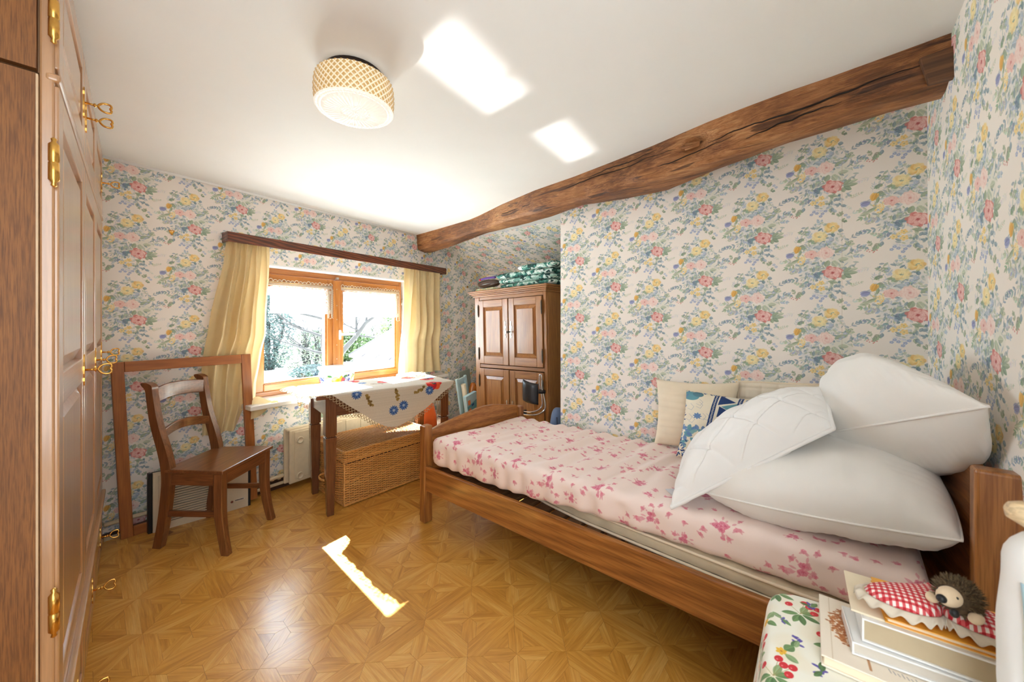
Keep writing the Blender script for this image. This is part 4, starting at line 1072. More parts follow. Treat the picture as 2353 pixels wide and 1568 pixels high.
# cream pintucked cushion against the wall
b, e, n_ = pillow_mb((2.06, 0.775, 0.548), (2.06, 0.375, 0.555), (2.115, 0.375, 0.925), (2.115, 0.785, 0.900), 0.055, pinch=0.09, seam=tucks, seed=3)
o = weld(b.build('cushion', M_CREAMCOT)); setp(o, 'plain cream pintucked square cushion leaning on the papered wall', 'cushion')
# beige quilted pillow behind
def quiltgrid(u, v):
    return 0.007 * (math.exp(-((u * 9 % 1 - 0.5) / 0.09) ** 2) + math.exp(-((v * 7 % 1 - 0.5) / 0.09) ** 2))
b, e, n_ = pillow_mb((2.10, 0.375, 0.555), (2.10, -0.19, 0.565), (2.13, -0.20, 0.955), (2.13, 0.385, 0.925), 0.032, n=80, p=8, q=0.5, pinch=0.0, seam=quiltgrid, seed=5)
o = weld(b.build('quilted_cushion', M_BEIGEQ)); setp(o, 'long beige quilted cushion against the wall, behind the patterned one', 'cushion')
q = MB().tube([tuple(p) for p in e], 0.006, 6, closed=True); q.build('piping', M_CREAMCOT, o)
q = MB().tube(spline([(2.072, 0.22, 0.80), (2.060, 0.16, 0.855), (2.060, 0.06, 0.855), (2.075, -0.02, 0.80)], 8), 0.006, 6); q.build('cord_trim', M_LACE, o)
# blue patchwork cushion in front
b, e, n_ = pillow_mb((1.875, 0.600, 0.572), (1.905, 0.175, 0.560), (2.005, 0.160, 0.868), (1.985, 0.585, 0.878), 0.055, pinch=0.05, seed=8, wr=0.006)
o = weld(b.build('patchwork_cushion', M_BLUE)); setp(o, 'blue and cream patchwork print cushion in front of the plain cream one', 'cushion')
# large lower white pillow
b, e, n_ = pillow_mb((1.455, 0.365, 0.612), (1.425, -0.222, 0.680), (2.00, -0.200, 0.755), (2.03, 0.32, 0.705), 0.142, n=90, p=4.0, q=0.5, pinch=-0.075, seed=12, wr=0.012, wf=6, gather=0.008, bulge=(0, 0, 0.0), side=(1.0, 0.80))
lowp = weld(b.build('bed_pillow', M_WHITECOT)); MB().tube([tuple(p) for p in e], 0.0035, 6, closed=True).build('seam', M_WHITECOT, lowp); setp(lowp, 'large plump white pillow lying flat at the bottom of the pillow pile', 'pillow')
# upper white pillow: stands on its corner over the lower one, seam towards the room
b, e, n_ = pillow_mb((1.690, 0.045, 0.835), (1.352, -0.250, 1.028), (1.80, -0.190, 1.01), (2.03, -0.03, 0.90), 0.180, n=90, p=2.6, q=0.58, pinch=-0.01, seed=21, wr=0.012, wf=5, gather=0.010, side=(1.0, 1.2))
upp = weld(b.build('bed_pillow', M_WHITECOT)); MB().tube([tuple(p) for p in e], 0.0035, 6, closed=True).build('seam', M_WHITECOT, upp); setp(upp, 'large plump white pillow on top, tilted against the wall corner at the bed head', 'pillow')
# quilted duvet pillow folded over the lower pillow
def diam(u, v):
    a = (u * 3.2 + v * 2.4) % 1 - 0.5; c = (u * 3.2 - v * 2.4) % 1 - 0.5
    ed = min(u, 1 - u, v, 1 - v)
    return 0.010 * (math.exp(-(a / 0.035) ** 2) + math.exp(-(c / 0.035) ** 2)) - 0.004 * math.exp(-((ed - 0.02) / 0.012) ** 2)
b, e, n_ = pillow_mb((1.395, 0.462, 0.548), (1.545, 0.020, 0.885), (1.77, 0.040, 0.985), (1.70, 0.50, 0.64), 0.066, n=110, p=4.0, q=0.5, pinch=0.02, seam=diam, seed=31, wr=0.010, wf=8, bulge=(-0.03, 0, 0.085), side=(1.0, 0.5))
duv = weld(b.build('quilted_pillow', M_DUVET)); setp(duv, 'flat white quilted pillow draped over the front of the pillow pile', 'pillow')
q = MB().tube([tuple(p + Vector((0, 0, 0.0))) for p in e], 0.007, 6, closed=True); q.build('piping', M_DUVET, duv)
q = MB().hexa([(1.50, 0.468, 0.556), (1.54, 0.500, 0.556), (1.515, 0.525, 0.556), (1.480, 0.49, 0.556), (1.50, 0.468, 0.558), (1.54, 0.500, 0.558), (1.515, 0.525, 0.558), (1.480, 0.49, 0.558)])
q.build('care_tag', plain('grey_tag', srgb(214, 216, 222), 0.7), duv)

# ------------------------------------------------------------------ oak cabinet in the alcove
cb = thing('corner_cabinet', 'old two-tier oak cabinet with four panelled doors standing in the alcove', 'cabinet', (2.42, 1.736, 0), rot=(R(-1.5), 0, 0))
CW, CH, CD = 0.83, 1.468, 0.40
boxes('side_panel', OAKC('Z'), cb, [(0.026, CD, 0.0, 0.024, 0.024, CH), (0.026, CD, CW - 0.024, CW, 0.024, CH)], bevel=0.003); boxes('back_panel', OAKC('Z'), cb, [(CD - 0.012, CD, 0.024, CW - 0.024, 0.03, CH)])
boxes('front_stile', OAKC('Z'), cb, [(0, 0.026, 0, 0.030, 0.02, CH), (0, 0.026, CW - 0.060, CW, 0.02, CH)], bevel=0.004)
boxes('front_rail', OAKC('Y'), cb, [(0.002, 0.024, 0.03, CW - 0.06, CH - 0.030, CH), (0.002, 0.024, 0.03, CW - 0.06, 0.818, 0.848), (0.002, 0.024, 0.03, CW - 0.06, 0.02, 0.10)], bevel=0.003)
q = MB()
for k, (o_, z0, z1) in enumerate(((0.012, CH, CH + 0.016), (0.024, CH + 0.016, CH + 0.028), (0.040, CH + 0.028, CH + 0.042), (0.050, CH + 0.042, CH + 0.056))):
    q.box(-o_, CD, -o_ * 0.9, CW + o_ * 0.9, z0, z1)
q.build('cornice', OAKC('Y'), cb, bevel=0.004, seg=3)
def cab_door(y0, y1, z0, z1, hinge_y, lock_y):
    e = bpy.data.objects.new('door', None); COL.objects.link(e); e.parent = cb; st = 0.062
    xf = -0.012; boxes('stile', OAKC('Z'), e, [(xf, xf + 0.022, y0, y0 + st, z0, z1), (xf, xf + 0.022, y1 - st, y1, z0, z1)], bevel=0.003)
    boxes('rail', OAKC('Y'), e, [(xf, xf + 0.022, y0 + st, y1 - st, z0, z0 + st + 0.01), (xf, xf + 0.022, y0 + st, y1 - st, z1 - st, z1)], bevel=0.003)
    a, b_, c, d = y0 + st, y1 - st, z0 + st + 0.01, z1 - st
    q = MB()
    def ring(y0_, y1_, z0_, z1_, x): return [(x, y0_, z0_), (x, y1_, z0_), (x, y1_, z1_), (x, y0_, z1_)]
    rs = [ring(a, b_, c, d, xf + 0.004), ring(a + 0.006, b_ - 0.006, c + 0.006, d - 0.006, xf + 0.014), ring(a + 0.030, b_ - 0.030, c + 0.032, d - 0.032, xf + 0.006), ring(a + 0.034, b_ - 0.034, c + 0.036, d - 0.036, xf + 0.000)]
    for r_ in rs: q.v += r_
    for i in range(3):
        for k in range(4): q.face([4 * i + k, 4 * i + 4 + k, 4 * i + 4 + (k + 1) % 4, 4 * i + (k + 1) % 4])
    q.face([12, 15, 14, 13]); q.build('panel', OAKC('Z'), e)
    BX(xf + 0.0195, xf + 0.022, a - 0.002, b_ + 0.002, c, d).build('panel_back', M_DARK, e)
    pm = MB(); zl = (z0 + z1) / 2 + 0.02
    pts = spline([(0, 0.075), (0.007, 0.06), (0.003, 0.045), (0.010, 0.025), (0.006, 0.0), (0.010, -0.025), (0.003, -0.045), (0.007, -0.06), (0, -0.075), (-0.007, -0.06), (-0.003, -0.045), (-0.010, -0.025), (-0.006, 0), (-0.010, 0.025), (-0.003, 0.045), (-0.007, 0.06)], 2, True)
    pm.prism([tuple(p)[:2] for p in pts], lambda y, z: (xf - 0.004, lock_y + y, zl + z), lambda y, z: (xf, lock_y + y, zl + z)); pm.build('escutcheon', M_PEWTER, e)
    for zz in (z0 + 0.16 * (z1 - z0), z1 - 0.16 * (z1 - z0)):
        hm = MB(); barrel(hm, xf - 0.004, hinge_y, zz, 0.085, 0.007); hm.build('hinge', M_IRON, e)
    return e, zl
for z0, z1 in ((0.108, 0.812), (0.854, CH - 0.034)):
    e, zl = cab_door(0.034, 0.395, z0, z1, 0.036, 0.395 - 0.028)
    kb = MB().tube([(-0.016, 0.367, zl - 0.02), (-0.045, 0.367, zl - 0.02)], 0.004, 8); kb.lathe([(0, -0.062), (0.010, -0.058), (0.012, -0.05), (0.006, -0.045), (0, -0.044)], 12, (0, 0.367, zl - 0.02), axis='x'); kb.build('key', M_IRON, e)
    cab_door(0.405, 0.768, z0, z1, 0.768, 0.405 + 0.028)
ct_ = BX(0, CD, 0, CW, 0.0, 0.022).build('base', OAKC('Y'), cb)

# folded textiles on the cabinet
def leaf_fabric():
    t = NT('teal_leaf_cotton'); v = t.coord('Object', (1, 1, 1.4)); vo = t.new('TexVoronoi'); vo.inputs['Scale'].default_value = 30.0; vo.inputs['Randomness'].default_value = 1.0
    nz = t.new('TexNoise'); nz.inputs['Scale'].default_value = 18.0; t.link(v, nz.inputs['Vector'])
    mx = t.new('Mix', data_type='VECTOR'); mx.inputs[0].default_value = 0.12; t.link(v, mx.inputs[4]); t.link(nz.outputs['Color'], mx.inputs[5]); t.link(mx.outputs[1], vo.inputs['Vector'])
    sep = t.new('SeparateColor'); t.link(vo.outputs['Color'], sep.inputs[0])
    c = t.ramp(sep.outputs[0], [(0.0, srgb(232, 234, 232)), (0.28, srgb(206, 222, 214)), (0.30, srgb(70, 140, 126)), (0.50, srgb(58, 120, 112)), (0.52, srgb(28, 66, 64)), (0.72, srgb(34, 76, 70)), (0.74, srgb(140, 186, 172)), (1.0, srgb(186, 208, 198))], 'LINEAR')
    st = t.new('TexWave', wave_type='BANDS'); st.inputs['Scale'].default_value = 34.0; st.inputs['Distortion'].default_value = 14.0; t.link(v, st.inputs['Vector'])
    c = t.mix(0.5, c, t.ramp(st.outputs['Fac'], [(0.25, (0.35, 0.55, 0.5, 1)), (0.5, (1, 1, 1, 1))]), 'MULTIPLY')
    t.color(c); t.set(rough=0.85); return t.m
M_TEAL = leaf_fabric()
def floral_soft():
    t = NT('green_sprig_cotton'); v = t.coord('Object'); vo = t.new('TexVoronoi'); vo.inputs['Scale'].default_value = 70.0; t.link(v, vo.inputs['Vector'])
    sep = t.new('SeparateColor'); t.link(vo.outputs['Color'], sep.inputs[0])
    t.color(t.ramp(sep.outputs[1], [(0.3, srgb(222, 218, 190)), (0.5, srgb(150, 172, 120)), (0.7, srgb(206, 206, 170)), (0.85, srgb(222, 178, 120))])); t.set(rough=0.85); return t.m
M_SPRIG = floral_soft()
zt = CH + 0.056
def cabz(y): return zt - math.tan(R(1.5)) * (y - 1.736) - 0.0
def folded(cx, cy, w, d, z0, z1, seed, edge=0.02):
    def fn(u, v):
        a = u * 2 * math.pi; ca, sa = math.cos(a), math.sin(a); e = 0.22
        x = math.copysign(abs(ca) ** e, ca) * w / 2; y = math.copysign(abs(sa) ** e, sa) * d / 2
        ph = (v - 0.5) * math.pi; k = math.cos(ph) ** 0.35 if abs(v - 0.5) < 0.499 else 0.0
        nn = mnoise.noise(Vector((x * 6 + seed, y * 6, v * 2))) * 0.012
        z = lerp(z0, z1, (math.sin(ph) + 1) / 2) + (mnoise.noise(Vector((x * 8, y * 8, seed))) * 0.012 if v > 0.3 else 0)
        yy = cy + y * (0.2 + 0.8 * k) + nn
        return (cx + x * (0.2 + 0.8 * k) + nn, yy, z + cabz(yy) - zt)
    return MB().grid(fn, 72, 14, closeu=True)
lab = ['bottom', 'second', 'third', 'topmost']
for i in range(4):
    wy = (0.60, 0.62, 0.64, 0.42)[i]; cy_ = (2.03, 2.035, 2.06, 1.905)[i]
    h0 = zt + 0.0015 + i * 0.047
    b = folded(2.60, cy_, 0.30, wy, h0, h0 + 0.050, i * 3.7)
    o = b.build('seat_pad', M_TEAL)
    setp(o, ('lowest teal leaf-print padded cushion of the pile on the oak cabinet', 'second teal leaf-print padded cushion from the bottom of the cabinet pile', 'third teal leaf-print padded cushion from the bottom, with a pointed corner', 'topmost and smallest teal leaf-print cushion on the oak cabinet')[i], 'cushion', 'teal cushions piled on the cabinet')
b = folded(2.58, 2.50, 0.30, 0.25, zt + 0.001, zt + 0.034, 20); setp(b.build('folded_cloth', M_SPRIG), 'folded green sprig-print cloth under the brown roll on the cabinet', 'cloth')
br = MB(); 
def roll(u, v):
    a = u * 2 * math.pi; r = 0.038 * (math.sin(math.pi * min(1, max(0, v * 1.0))) ** 0.3 if 0 < v < 1 else 0.0) * (1 + 0.05 * math.sin(a * 9 + v * 6))
    y = lerp(2.63, 2.36, v); return (2.50 + r * 1.3 * math.cos(a), y, cabz(y) + 0.074 + r * math.sin(a))
br.grid(roll, 40, 16, closeu=True); o = br.build('satin_roll', plain('brown_satin', srgb(74, 52, 40), 0.3, coat=0.2)); setp(o, 'rolled brown satin cloth with a purple edge on the cabinet', 'roll')
pr2 = MB().tube(spline([(2.47, 2.565, zt + 0.097), (2.46, 2.50, zt + 0.102), (2.46, 2.42, zt + 0.104), (2.465, 2.375, zt + 0.104)], 6), 0.011, 8, flat=0.9); pr2.build('purple_edge', fabric('purple_wool', srgb(92, 54, 140), 0.9, 0.1), o)
pr3 = MB().tube([(2.468, 2.585, zt + 0.090), (2.462, 2.565, zt + 0.098)], 0.010, 8); pr3.build('red_edge', fabric('red_wool', srgb(196, 40, 50), 0.9), o)

# white board standing behind the cabinet
o = setp(MB().box(2.47, 2.52, 2.592, 2.615, 0.001, 1.395).build('white_board', M_WHITE), 'narrow white board standing on end beside the oak cabinet', 'board')
BX(2.465, 2.525, 2.588, 2.620, 1.395, 1.425).build('brown_end', plain('brown_board_end', srgb(96, 62, 38), 0.5), o)

# ------------------------------------------------------------------ table by the window
TA = R(-8.5); TO = (0.915, 2.385)
tb = thing('side_table', 'dark wooden table with tapered square legs below the window', 'table', (TO[0], TO[1], 0), TA)
TW, TD, TH_ = 0.955, 0.50, 0.765
BX(0, TW, 0, TD, TH_ - 0.024, TH_).build('tabletop', TABW('X'), tb, bevel=0.004)
def leg_mb(cx, cy):
    q = MB(); q.frustum((cx, cy), 0.066, 0.066, 0.505, (cx, cy), 0.066, 0.066, TH_ - 0.024)
    q.frustum((cx, cy), 0.052, 0.052, 0.494, (cx, cy), 0.052, 0.052, 0.505)
    q.frustum((cx, cy), 0.040, 0.040, 0.001, (cx, cy), 0.066, 0.066, 0.494); return q
lg = [(0.090, 0.052), (TW - 0.062, 0.052), (0.090, TD - 0.052), (TW - 0.062, TD - 0.052)]
for cx, cy in lg: leg_mb(cx, cy).build('leg', TABW('Z'), tb, bevel=0.003)
boxes('apron', TABW('X'), tb, [(0.123, TW - 0.095, 0.030, 0.050, 0.625, TH_ - 0.024), (0.123, TW - 0.095, TD - 0.050, TD - 0.030, 0.625, TH_ - 0.024)])
boxes('apron', TABW('Y'), tb, [(0.068, 0.088, 0.085, TD - 0.085, 0.625, TH_ - 0.024), (TW - 0.060, TW - 0.040, 0.085, TD - 0.085, 0.625, TH_ - 0.024)])
# tablecloth
cl = thing('tablecloth', 'embroidered linen cloth with poppies and a crochet edge over the dark table', 'tablecloth', (TO[0], TO[1], 0), TA)
ccx, ccy = TW / 2, TD / 2
OUT = [(-0.40, -0.252), (-0.25, -0.37), (-0.02, -0.520), (0.20, -0.455), (0.37, -0.34), (0.482, -0.25), (0.505, 0.0), (0.47, 0.28), (0.15, 0.50), (-0.15, 0.51), (-0.42, 0.40), (-0.545, 0.29), (-0.538, 0.17), (-0.520, 0.02), (-0.512, -0.10), (-0.475, -0.215)]
outl = spline(OUT, 8, True)
angs = sorted([(math.atan2(p[1], p[0]) % (2 * math.pi), p.length) for p in outl]); angs = [(angs[-1][0] - 2 * math.pi, angs[-1][1])] + angs + [(angs[0][0] + 2 * math.pi, angs[0][1])]
def cloth_map(px, py, fol=True):
    """table-centred flat point -> draped point in table space"""
    hx_, hy_ = TW / 2 + 0.002, TD / 2 + 0.002
    qx, qy = max(-hx_, min(hx_, px)), max(-hy_, min(hy_, py)); ex, ey = px - qx, py - qy; d = math.hypot(ex, ey)
    z = TH_ + 0.0025
    if d < 1e-5: return (ccx + px, ccy + py, z + 0.0012 * mnoise.noise(Vector((px * 9, py * 9, 0))))
    nx, ny = ex / d, ey / d
    r = 0.010 if not ex < -0.02 else (0.22 if ey > 0.01 else lerp(0.06, 0.16, smooth01((py + 0.1) / 0.25)))
    if d < r * 1.57: out = r * math.sin(d / r); dz = r * (1 - math.cos(d / r))
    else: out = r; dz = r + d - r * 1.57
    along = px if abs(ey) > abs(ex) else py
    if abs(ex) > abs(ey): out += 0.4 * 0.012 * min(1, d / 0.05) * math.sin(along * 75) + 0.012 * min(1, d / 0.05)
    else: out += min(1, d / 0.2) * (0.006 * math.sin(along * 14 + 1) + 0.010 * mnoise.noise(Vector((along * 5, d * 4, 2)))) + 0.004
    return (ccx + qx + nx * out, ccy + qy + ny * out, z - dz)
def cloth_pt(u, v):
    a = u * 2 * math.pi; r = interp(angs, a) * v; return cloth_map(r * math.cos(a), r * math.sin(a))
def cloth_uv(u, v):
    a = u * 2 * math.pi; r = interp(angs, a % (2 * math.pi) if u < 1 else 0.0) * v; return (0.5 + r * math.cos(a) / 1.4, 0.5 + r * math.sin(a) / 1.2)
MB().grid(cloth_pt, 260, 60, closeu=True, uvfn=cloth_uv).build('cloth', M_LINEN, cl)
lc = MB(); ring = spline(OUT, 40, True); L = 0; marks = [ring[0]]
for i in range(1, len(ring)):
    L += (ring[i] - ring[i - 1]).length
    if L > 0.021: marks.append(ring[i]); L = 0
for row in range(2):
    for i in range(len(marks)):
        a, b_ = marks[i], marks[(i + 1) % len(marks)]
        m_ = (a + b_) / 2
        def off(p, k): q = p.normalized() * k; return p + q
        path = []
        for k in range(7):
            t = k / 6; p = a.lerp(b_, t) if row == 0 else (a.lerp(b_, t + 0.5) if t < 0.5 else b_.lerp(marks[(i + 2) % len(marks)], t - 0.5))
            p = off(p, row * 0.013 + 0.016 * math.sin(math.pi * t)); path.append(cloth_map(p.x, p.y))
        lc.tube(path, 0.0019, 4, cap=False)
setp(lc.build('crochet_edge', M_LACEDK, cl), kind='stuff')

# white crochet doily heaped on the table
dn = MB()
def doily(u, v):
    a = u * 2 * math.pi; r = lerp(0.012, 0.105, v); z = 0.028 * (1 - v) ** 0.7 + 0.010 * abs(math.sin(a * 4.5)) * v + 0.010 * abs(mnoise.noise(Vector((math.cos(a) * 3, math.sin(a) * 3, v * 3))))
    return (r * math.cos(a) * 1.15, r * math.sin(a) * 0.8, z + 0.002)
dn.grid(doily, 120, 16, closeu=True)
o = dn.build('doily', M_LACE); d0 = Matrix.Rotation(TA, 4, 'Z') @ Vector((0.80, 0.40, 0)); o.location = (TO[0] + d0.x, TO[1] + d0.y, TH_ + 0.0045)
setp(o, 'crumpled white crochet doily on the sunny right end of the table', 'doily')
dl = MB()
for k in range(26):
    a = k / 26 * 2 * math.pi; x, y, z = doily(k / 26, 1.0); dl.tube([(x + 0.008 * math.cos(t), y + 0.008 * math.sin(t) * 0.8, z + 0.006 + 0.006 * math.sin(t)) for t in [i * 1.05 for i in range(6)]], 0.002, 4, closed=True)
setp(dl.build('picot_edge', M_LACE, o), kind='stuff')

# fruit-painted bowl on the window sill
bp_ = wallw(1.295, -0.045); bw = thing('fruit_bowl', 'white ceramic bowl painted with fruit on the window sill', 'bowl', (bp_.x, bp_.y, 0.662))
prof = [(0.065, 0.001), (0.100, 0.030), (0.128, 0.070), (0.138, 0.110), (0.132, 0.146), (0.120, 0.160)]
MB().lathe(prof, 48, uv=True).build('bowl_body', M_BOWL, bw)
M_CER = plain('white_ceramic', srgb(222, 221, 218), 0.12, coat=0.6, var=0.01)
MB().lathe([(0.120, 0.159), (0.131, 0.168), (0.144, 0.186), (0.140, 0.190), (0.124, 0.174), (0.112, 0.158), (0.124, 0.11), (0.10, 0.05), (0.0, 0.018)], 48).build('rim', M_CER, bw)

# ------------------------------------------------------------------ wicker trunk under the table
M_WICK = wood('wicker_willow', srgb(242, 192, 120), srgb(222, 160, 86), srgb(176, 116, 56), 'X', 0.3, 0.4, scale=3, band=0.1, fine=0.2)
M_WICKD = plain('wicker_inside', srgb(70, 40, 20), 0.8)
tk = thing('wicker_trunk', 'honey brown wicker hamper trunk standing under the table', 'trunk', (1.114, 2.446, 0), R(1.0))
KW, KD, KH, KL = 0.695, 0.44, 0.300, 0.368
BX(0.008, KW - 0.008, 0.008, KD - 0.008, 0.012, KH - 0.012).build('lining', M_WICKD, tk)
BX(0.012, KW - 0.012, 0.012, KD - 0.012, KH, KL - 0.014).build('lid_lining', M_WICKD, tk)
def weave(b, L, z0, z1, place, pitch=0.0078, st=0.032, amp=0.0042, r=0.0038):
    n = int((z1 - z0) / pitch); ns = int(L / st)
    for i in range(n + 1):
        z = z0 + pitch * i; path = []; m = ns * 3
        for k in range(m + 1):
            s = L * k / m; o = amp * math.sin(math.pi * (s / (L / ns)) + (math.pi if i % 2 else 0)); path.append(place(s, o, z + 0.0008 * mnoise.noise(Vector((s * 20, i, 0)))))
        b.tube(path, r, 4, cap=False)
    for k in range(ns + 1):
        s = L * (k + 0.5) / ns if k < ns else L
        b.tube([place(min(L, s), 0, z0 - 0.004), place(min(L, s), 0, z1 + 0.004)], 0.0030, 4, cap=False)
bo = MB()
weave(bo, KW, 0.020, KH - 0.016, lambda s, o, z: (s, -o, z)); weave(bo, KD, 0.020, KH - 0.016, lambda s, o, z: (-o, s, z)); weave(bo, KD, 0.020, KH - 0.016, lambda s, o, z: (KW + o, s, z), 0.012)
setp(bo.build('woven_body', M_WICK, tk), kind='stuff')
ld = MB()
weave(ld, KW + 0.014, KH + 0.006, KL - 0.014, lambda s, o, z: (s - 0.007, -0.007 - o, z)); weave(ld, KD + 0.014, KH + 0.006, KL - 0.014, lambda s, o, z: (-0.007 - o, s - 0.007, z)); weave(ld, KD + 0.014, KH + 0.006, KL - 0.014, lambda s, o, z: (KW + 0.007 + o, s - 0.007, z), 0.012)
# lid top: strands run along the trunk, crossed by stakes
for i in range(40):
    y = 0.004 + i * (KD - 0.008) / 39; ld.tube([(KW * k / 72, y, KL - 0.006 + 0.0034 * math.sin(math.pi * k / 2 * 1.0 + (math.pi if i % 2 else 0))) for k in range(73)], 0.0034, 4, cap=False)
for k in range(37): ld.tube([(KW * (k + 0.0) / 36, 0.0, KL - 0.006), (KW * k / 36, KD, KL - 0.006)], 0.0026, 4, cap=False)
setp(ld.build('woven_lid', M_WICK, tk), kind='stuff')
def braid(b, pts, r=0.006, closed=False):
    P = [Vector(p) for p in pts]
    for ph in (0, math.pi):
        path = []
        for a, c in zip(P, P[1:]):
            m = max(2, int((c - a).length / 0.012))
            for k in range(m): path.append(a.lerp(c, k / m))
        path.append(P[-1]); q = []
        for i, p in enumerate(path): q.append((p.x + r * 0.5 * math.cos(i * 1.4 + ph) * 0.5, p.y + r * 0.5 * math.cos(i * 1.4 + ph), p.z + r * 0.6 * math.sin(i * 1.4 + ph)))
        b.tube(q, r * 0.75, 5, cap=True)
for z, r_ in ((0.012, 0.006), (0.165, 0.0045), (KH - 0.006, 0.006)):
    rm = MB(); braid(rm, [(0, KD, z), (0, 0, z), (KW, 0, z)], r_); setp(rm.build('braided_rim', M_WICK, tk), kind='stuff')
for x, y in ((0, 0), (KW, 0), (0, KD)):
    rm = MB(); braid(rm, [(x, y, 0.01), (x, y, KH - 0.01)], 0.0075); setp(rm.build('corner_braid', M_WICK, tk), kind='stuff')
rm = MB(); z = KL - 0.004; a = -0.007; X, Y = KW + 0.007, KD + 0.007
braid(rm, [(a, a, z), (X, a, z), (X, Y, z), (a, Y, z), (a, a, z)], 0.0075); braid(rm, [(a, a, KH + 0.006), (X, a, KH + 0.006)], 0.005); braid(rm, [(a, a, KH + 0.006), (a, Y, KH + 0.006)], 0.005)
setp(rm.build('lid_rim', M_WICK, tk), kind='stuff')
hm = MB(); hp = spline([(-0.006, 0.15, 0.155), (-0.045, 0.16, 0.150), (-0.060, 0.22, 0.146), (-0.045, 0.28, 0.150), (-0.006, 0.29, 0.155)], 6); braid(hm, [tuple(p) for p in hp], 0.007); setp(hm.build('handle', M_WICK, tk), kind='stuff')
for x in (0.02, KW - 0.02):
    for y in (0.03, KD - 0.03): MB().tube([(x, y, 0.0005), (x, y, 0.012)], 0.012, 8).build('foot', M_WICK, tk)

# ------------------------------------------------------------------ old wooden chair
chz = 0.004
ch = thing('wooden_chair', 'small old mahogany chair with two back rails in front of the leaning frame', 'chair', (0.501, 2.648, chz), R(41.4))
def sweep_post(sec, w0, n=10):
    """sec: list of (x, y, z, half depth, half width) stations -> smooth post"""
    P = spline([s[:3] for s in sec], n); m = len(P); b = MB()
    hd_ = spline([(s[3], s[4], 0) for s in sec], n)
    for i, p in enumerate(P):
        d, w = hd_[i].x, hd_[i].y
        for sx, sy in ((-1, -1), (1, -1), (1, 1), (-1, 1)): b.v.append((p.x + sx * w, p.y + sy * d, p.z))
    for i in range(m - 1):
        for k in range(4): b.face([4 * i + k, 4 * i + (k + 1) % 4, 4 * i + 4 + (k + 1) % 4, 4 * i + 4 + k])
    b.face([3, 2, 1, 0]); b.face([4 * (m - 1) + k for k in range(4)]); return b
def back_leg(sx):
    X = sx * 0.163
    return sweep_post([(X, 0.205, 0.0, 0.020, 0.017), (X, 0.172, 0.16, 0.021, 0.018), (X, 0.150, 0.34, 0.022, 0.018), (X, 0.148, 0.44, 0.025, 0.018), (X, 0.168, 0.54, 0.024, 0.018), (X, 0.208, 0.68, 0.021, 0.018), (X, 0.228, 0.80, 0.019, 0.018), (X, 0.236, 0.858, 0.019, 0.018), (X, 0.246, 0.880, 0.026, 0.018), (X, 0.258, 0.893, 0.020, 0.018), (X, 0.262, 0.898, 0.009, 0.016)], 0.018, 5)
def front_leg(sx):
    X = sx * 0.180
    return sweep_post([(X + sx * 0.000, -0.172, 0.0, 0.019, 0.017), (X - sx * 0.004, -0.150, 0.10, 0.020, 0.018), (X - sx * 0.006, -0.134, 0.22, 0.022, 0.020), (X - sx * 0.006, -0.132, 0.36, 0.023, 0.021), (X - sx * 0.006, -0.134, 0.428, 0.023, 0.021)], 0.02, 6)
for s in (-1, 1): back_leg(s).build('back_post', CHAIRW('Z'), ch, bevel=0.004)
for s in (-1, 1): front_leg(s).build('front_leg', CHAIRW('Z'), ch, bevel=0.005)
seat = [(-0.180, 0.165), (-0.205, -0.168), (0.205, -0.168), (0.180, 0.165)]
MB().prism(seat, lambda x, y: (x, y, 0.428), lambda x, y: (x, y, 0.447)).build('seat', CHAIRW('X'), ch, bevel=0.005, seg=3)
def apron(a, b_, z0, z1, t, name='apron', ax='X'):
    a, b_ = Vector(a), Vector(b_); d = (b_ - a).normalized(); n = Vector((-d.y, d.x)) * t / 2
    p = [a - n, b_ - n, b_ + n, a + n]; return MB().hexa([(q.x, q.y, z0) for q in p] + [(q.x, q.y, z1) for q in p]).build(name, CHAIRW(ax), ch, bevel=0.003)
apron((-0.155, -0.140), (0.155, -0.140), 0.362, 0.428, 0.018); apron((-0.176, -0.112), (-0.163, 0.130), 0.362, 0.428, 0.018, ax='Y'); apron((0.176, -0.112), (0.163, 0.130), 0.362, 0.428, 0.018, ax='Y'); apron((-0.146, 0.148), (0.146, 0.148), 0.362, 0.428, 0.018)
apron((-0.172, -0.118), (-0.164, 0.155), 0.196, 0.226, 0.015, 'stretcher', 'Y'); apron((0.172, -0.118), (0.164, 0.155), 0.196, 0.226, 0.015, 'stretcher', 'Y')
def back_rail(z0, z1, y0, rise, t=0.016):
    b = MB(); n = 16
    for i in range(n + 1):
        u = i / n; x = lerp(-0.148, 0.148, u); bow = 0.026 * math.sin(math.pi * u); r = rise * math.sin(math.pi * u)
        b.v += [(x, y0 + bow - t / 2, z0 + r * 0.9), (x, y0 + bow + t / 2, z0 + r * 0.9), (x, y0 + bow + t / 2, z1 + r), (x, y0 + bow - t / 2, z1 + r)]
    for i in range(n):
        for k in range(4): b.face([4 * i + k, 4 * i + (k + 1) % 4, 4 * i + 4 + (k + 1) % 4, 4 * i + 4 + k])
    b.face([3, 2, 1, 0]); b.face([4 * n + k for k in range(4)]); return b
back_rail(0.790, 0.868, 0.224, 0.012).build('back_rail', CHAIRW('X'), ch, bevel=0.004); back_rail(0.598, 0.646, 0.190, 0.022).build('back_rail', CHAIRW('X'), ch, bevel=0.004)

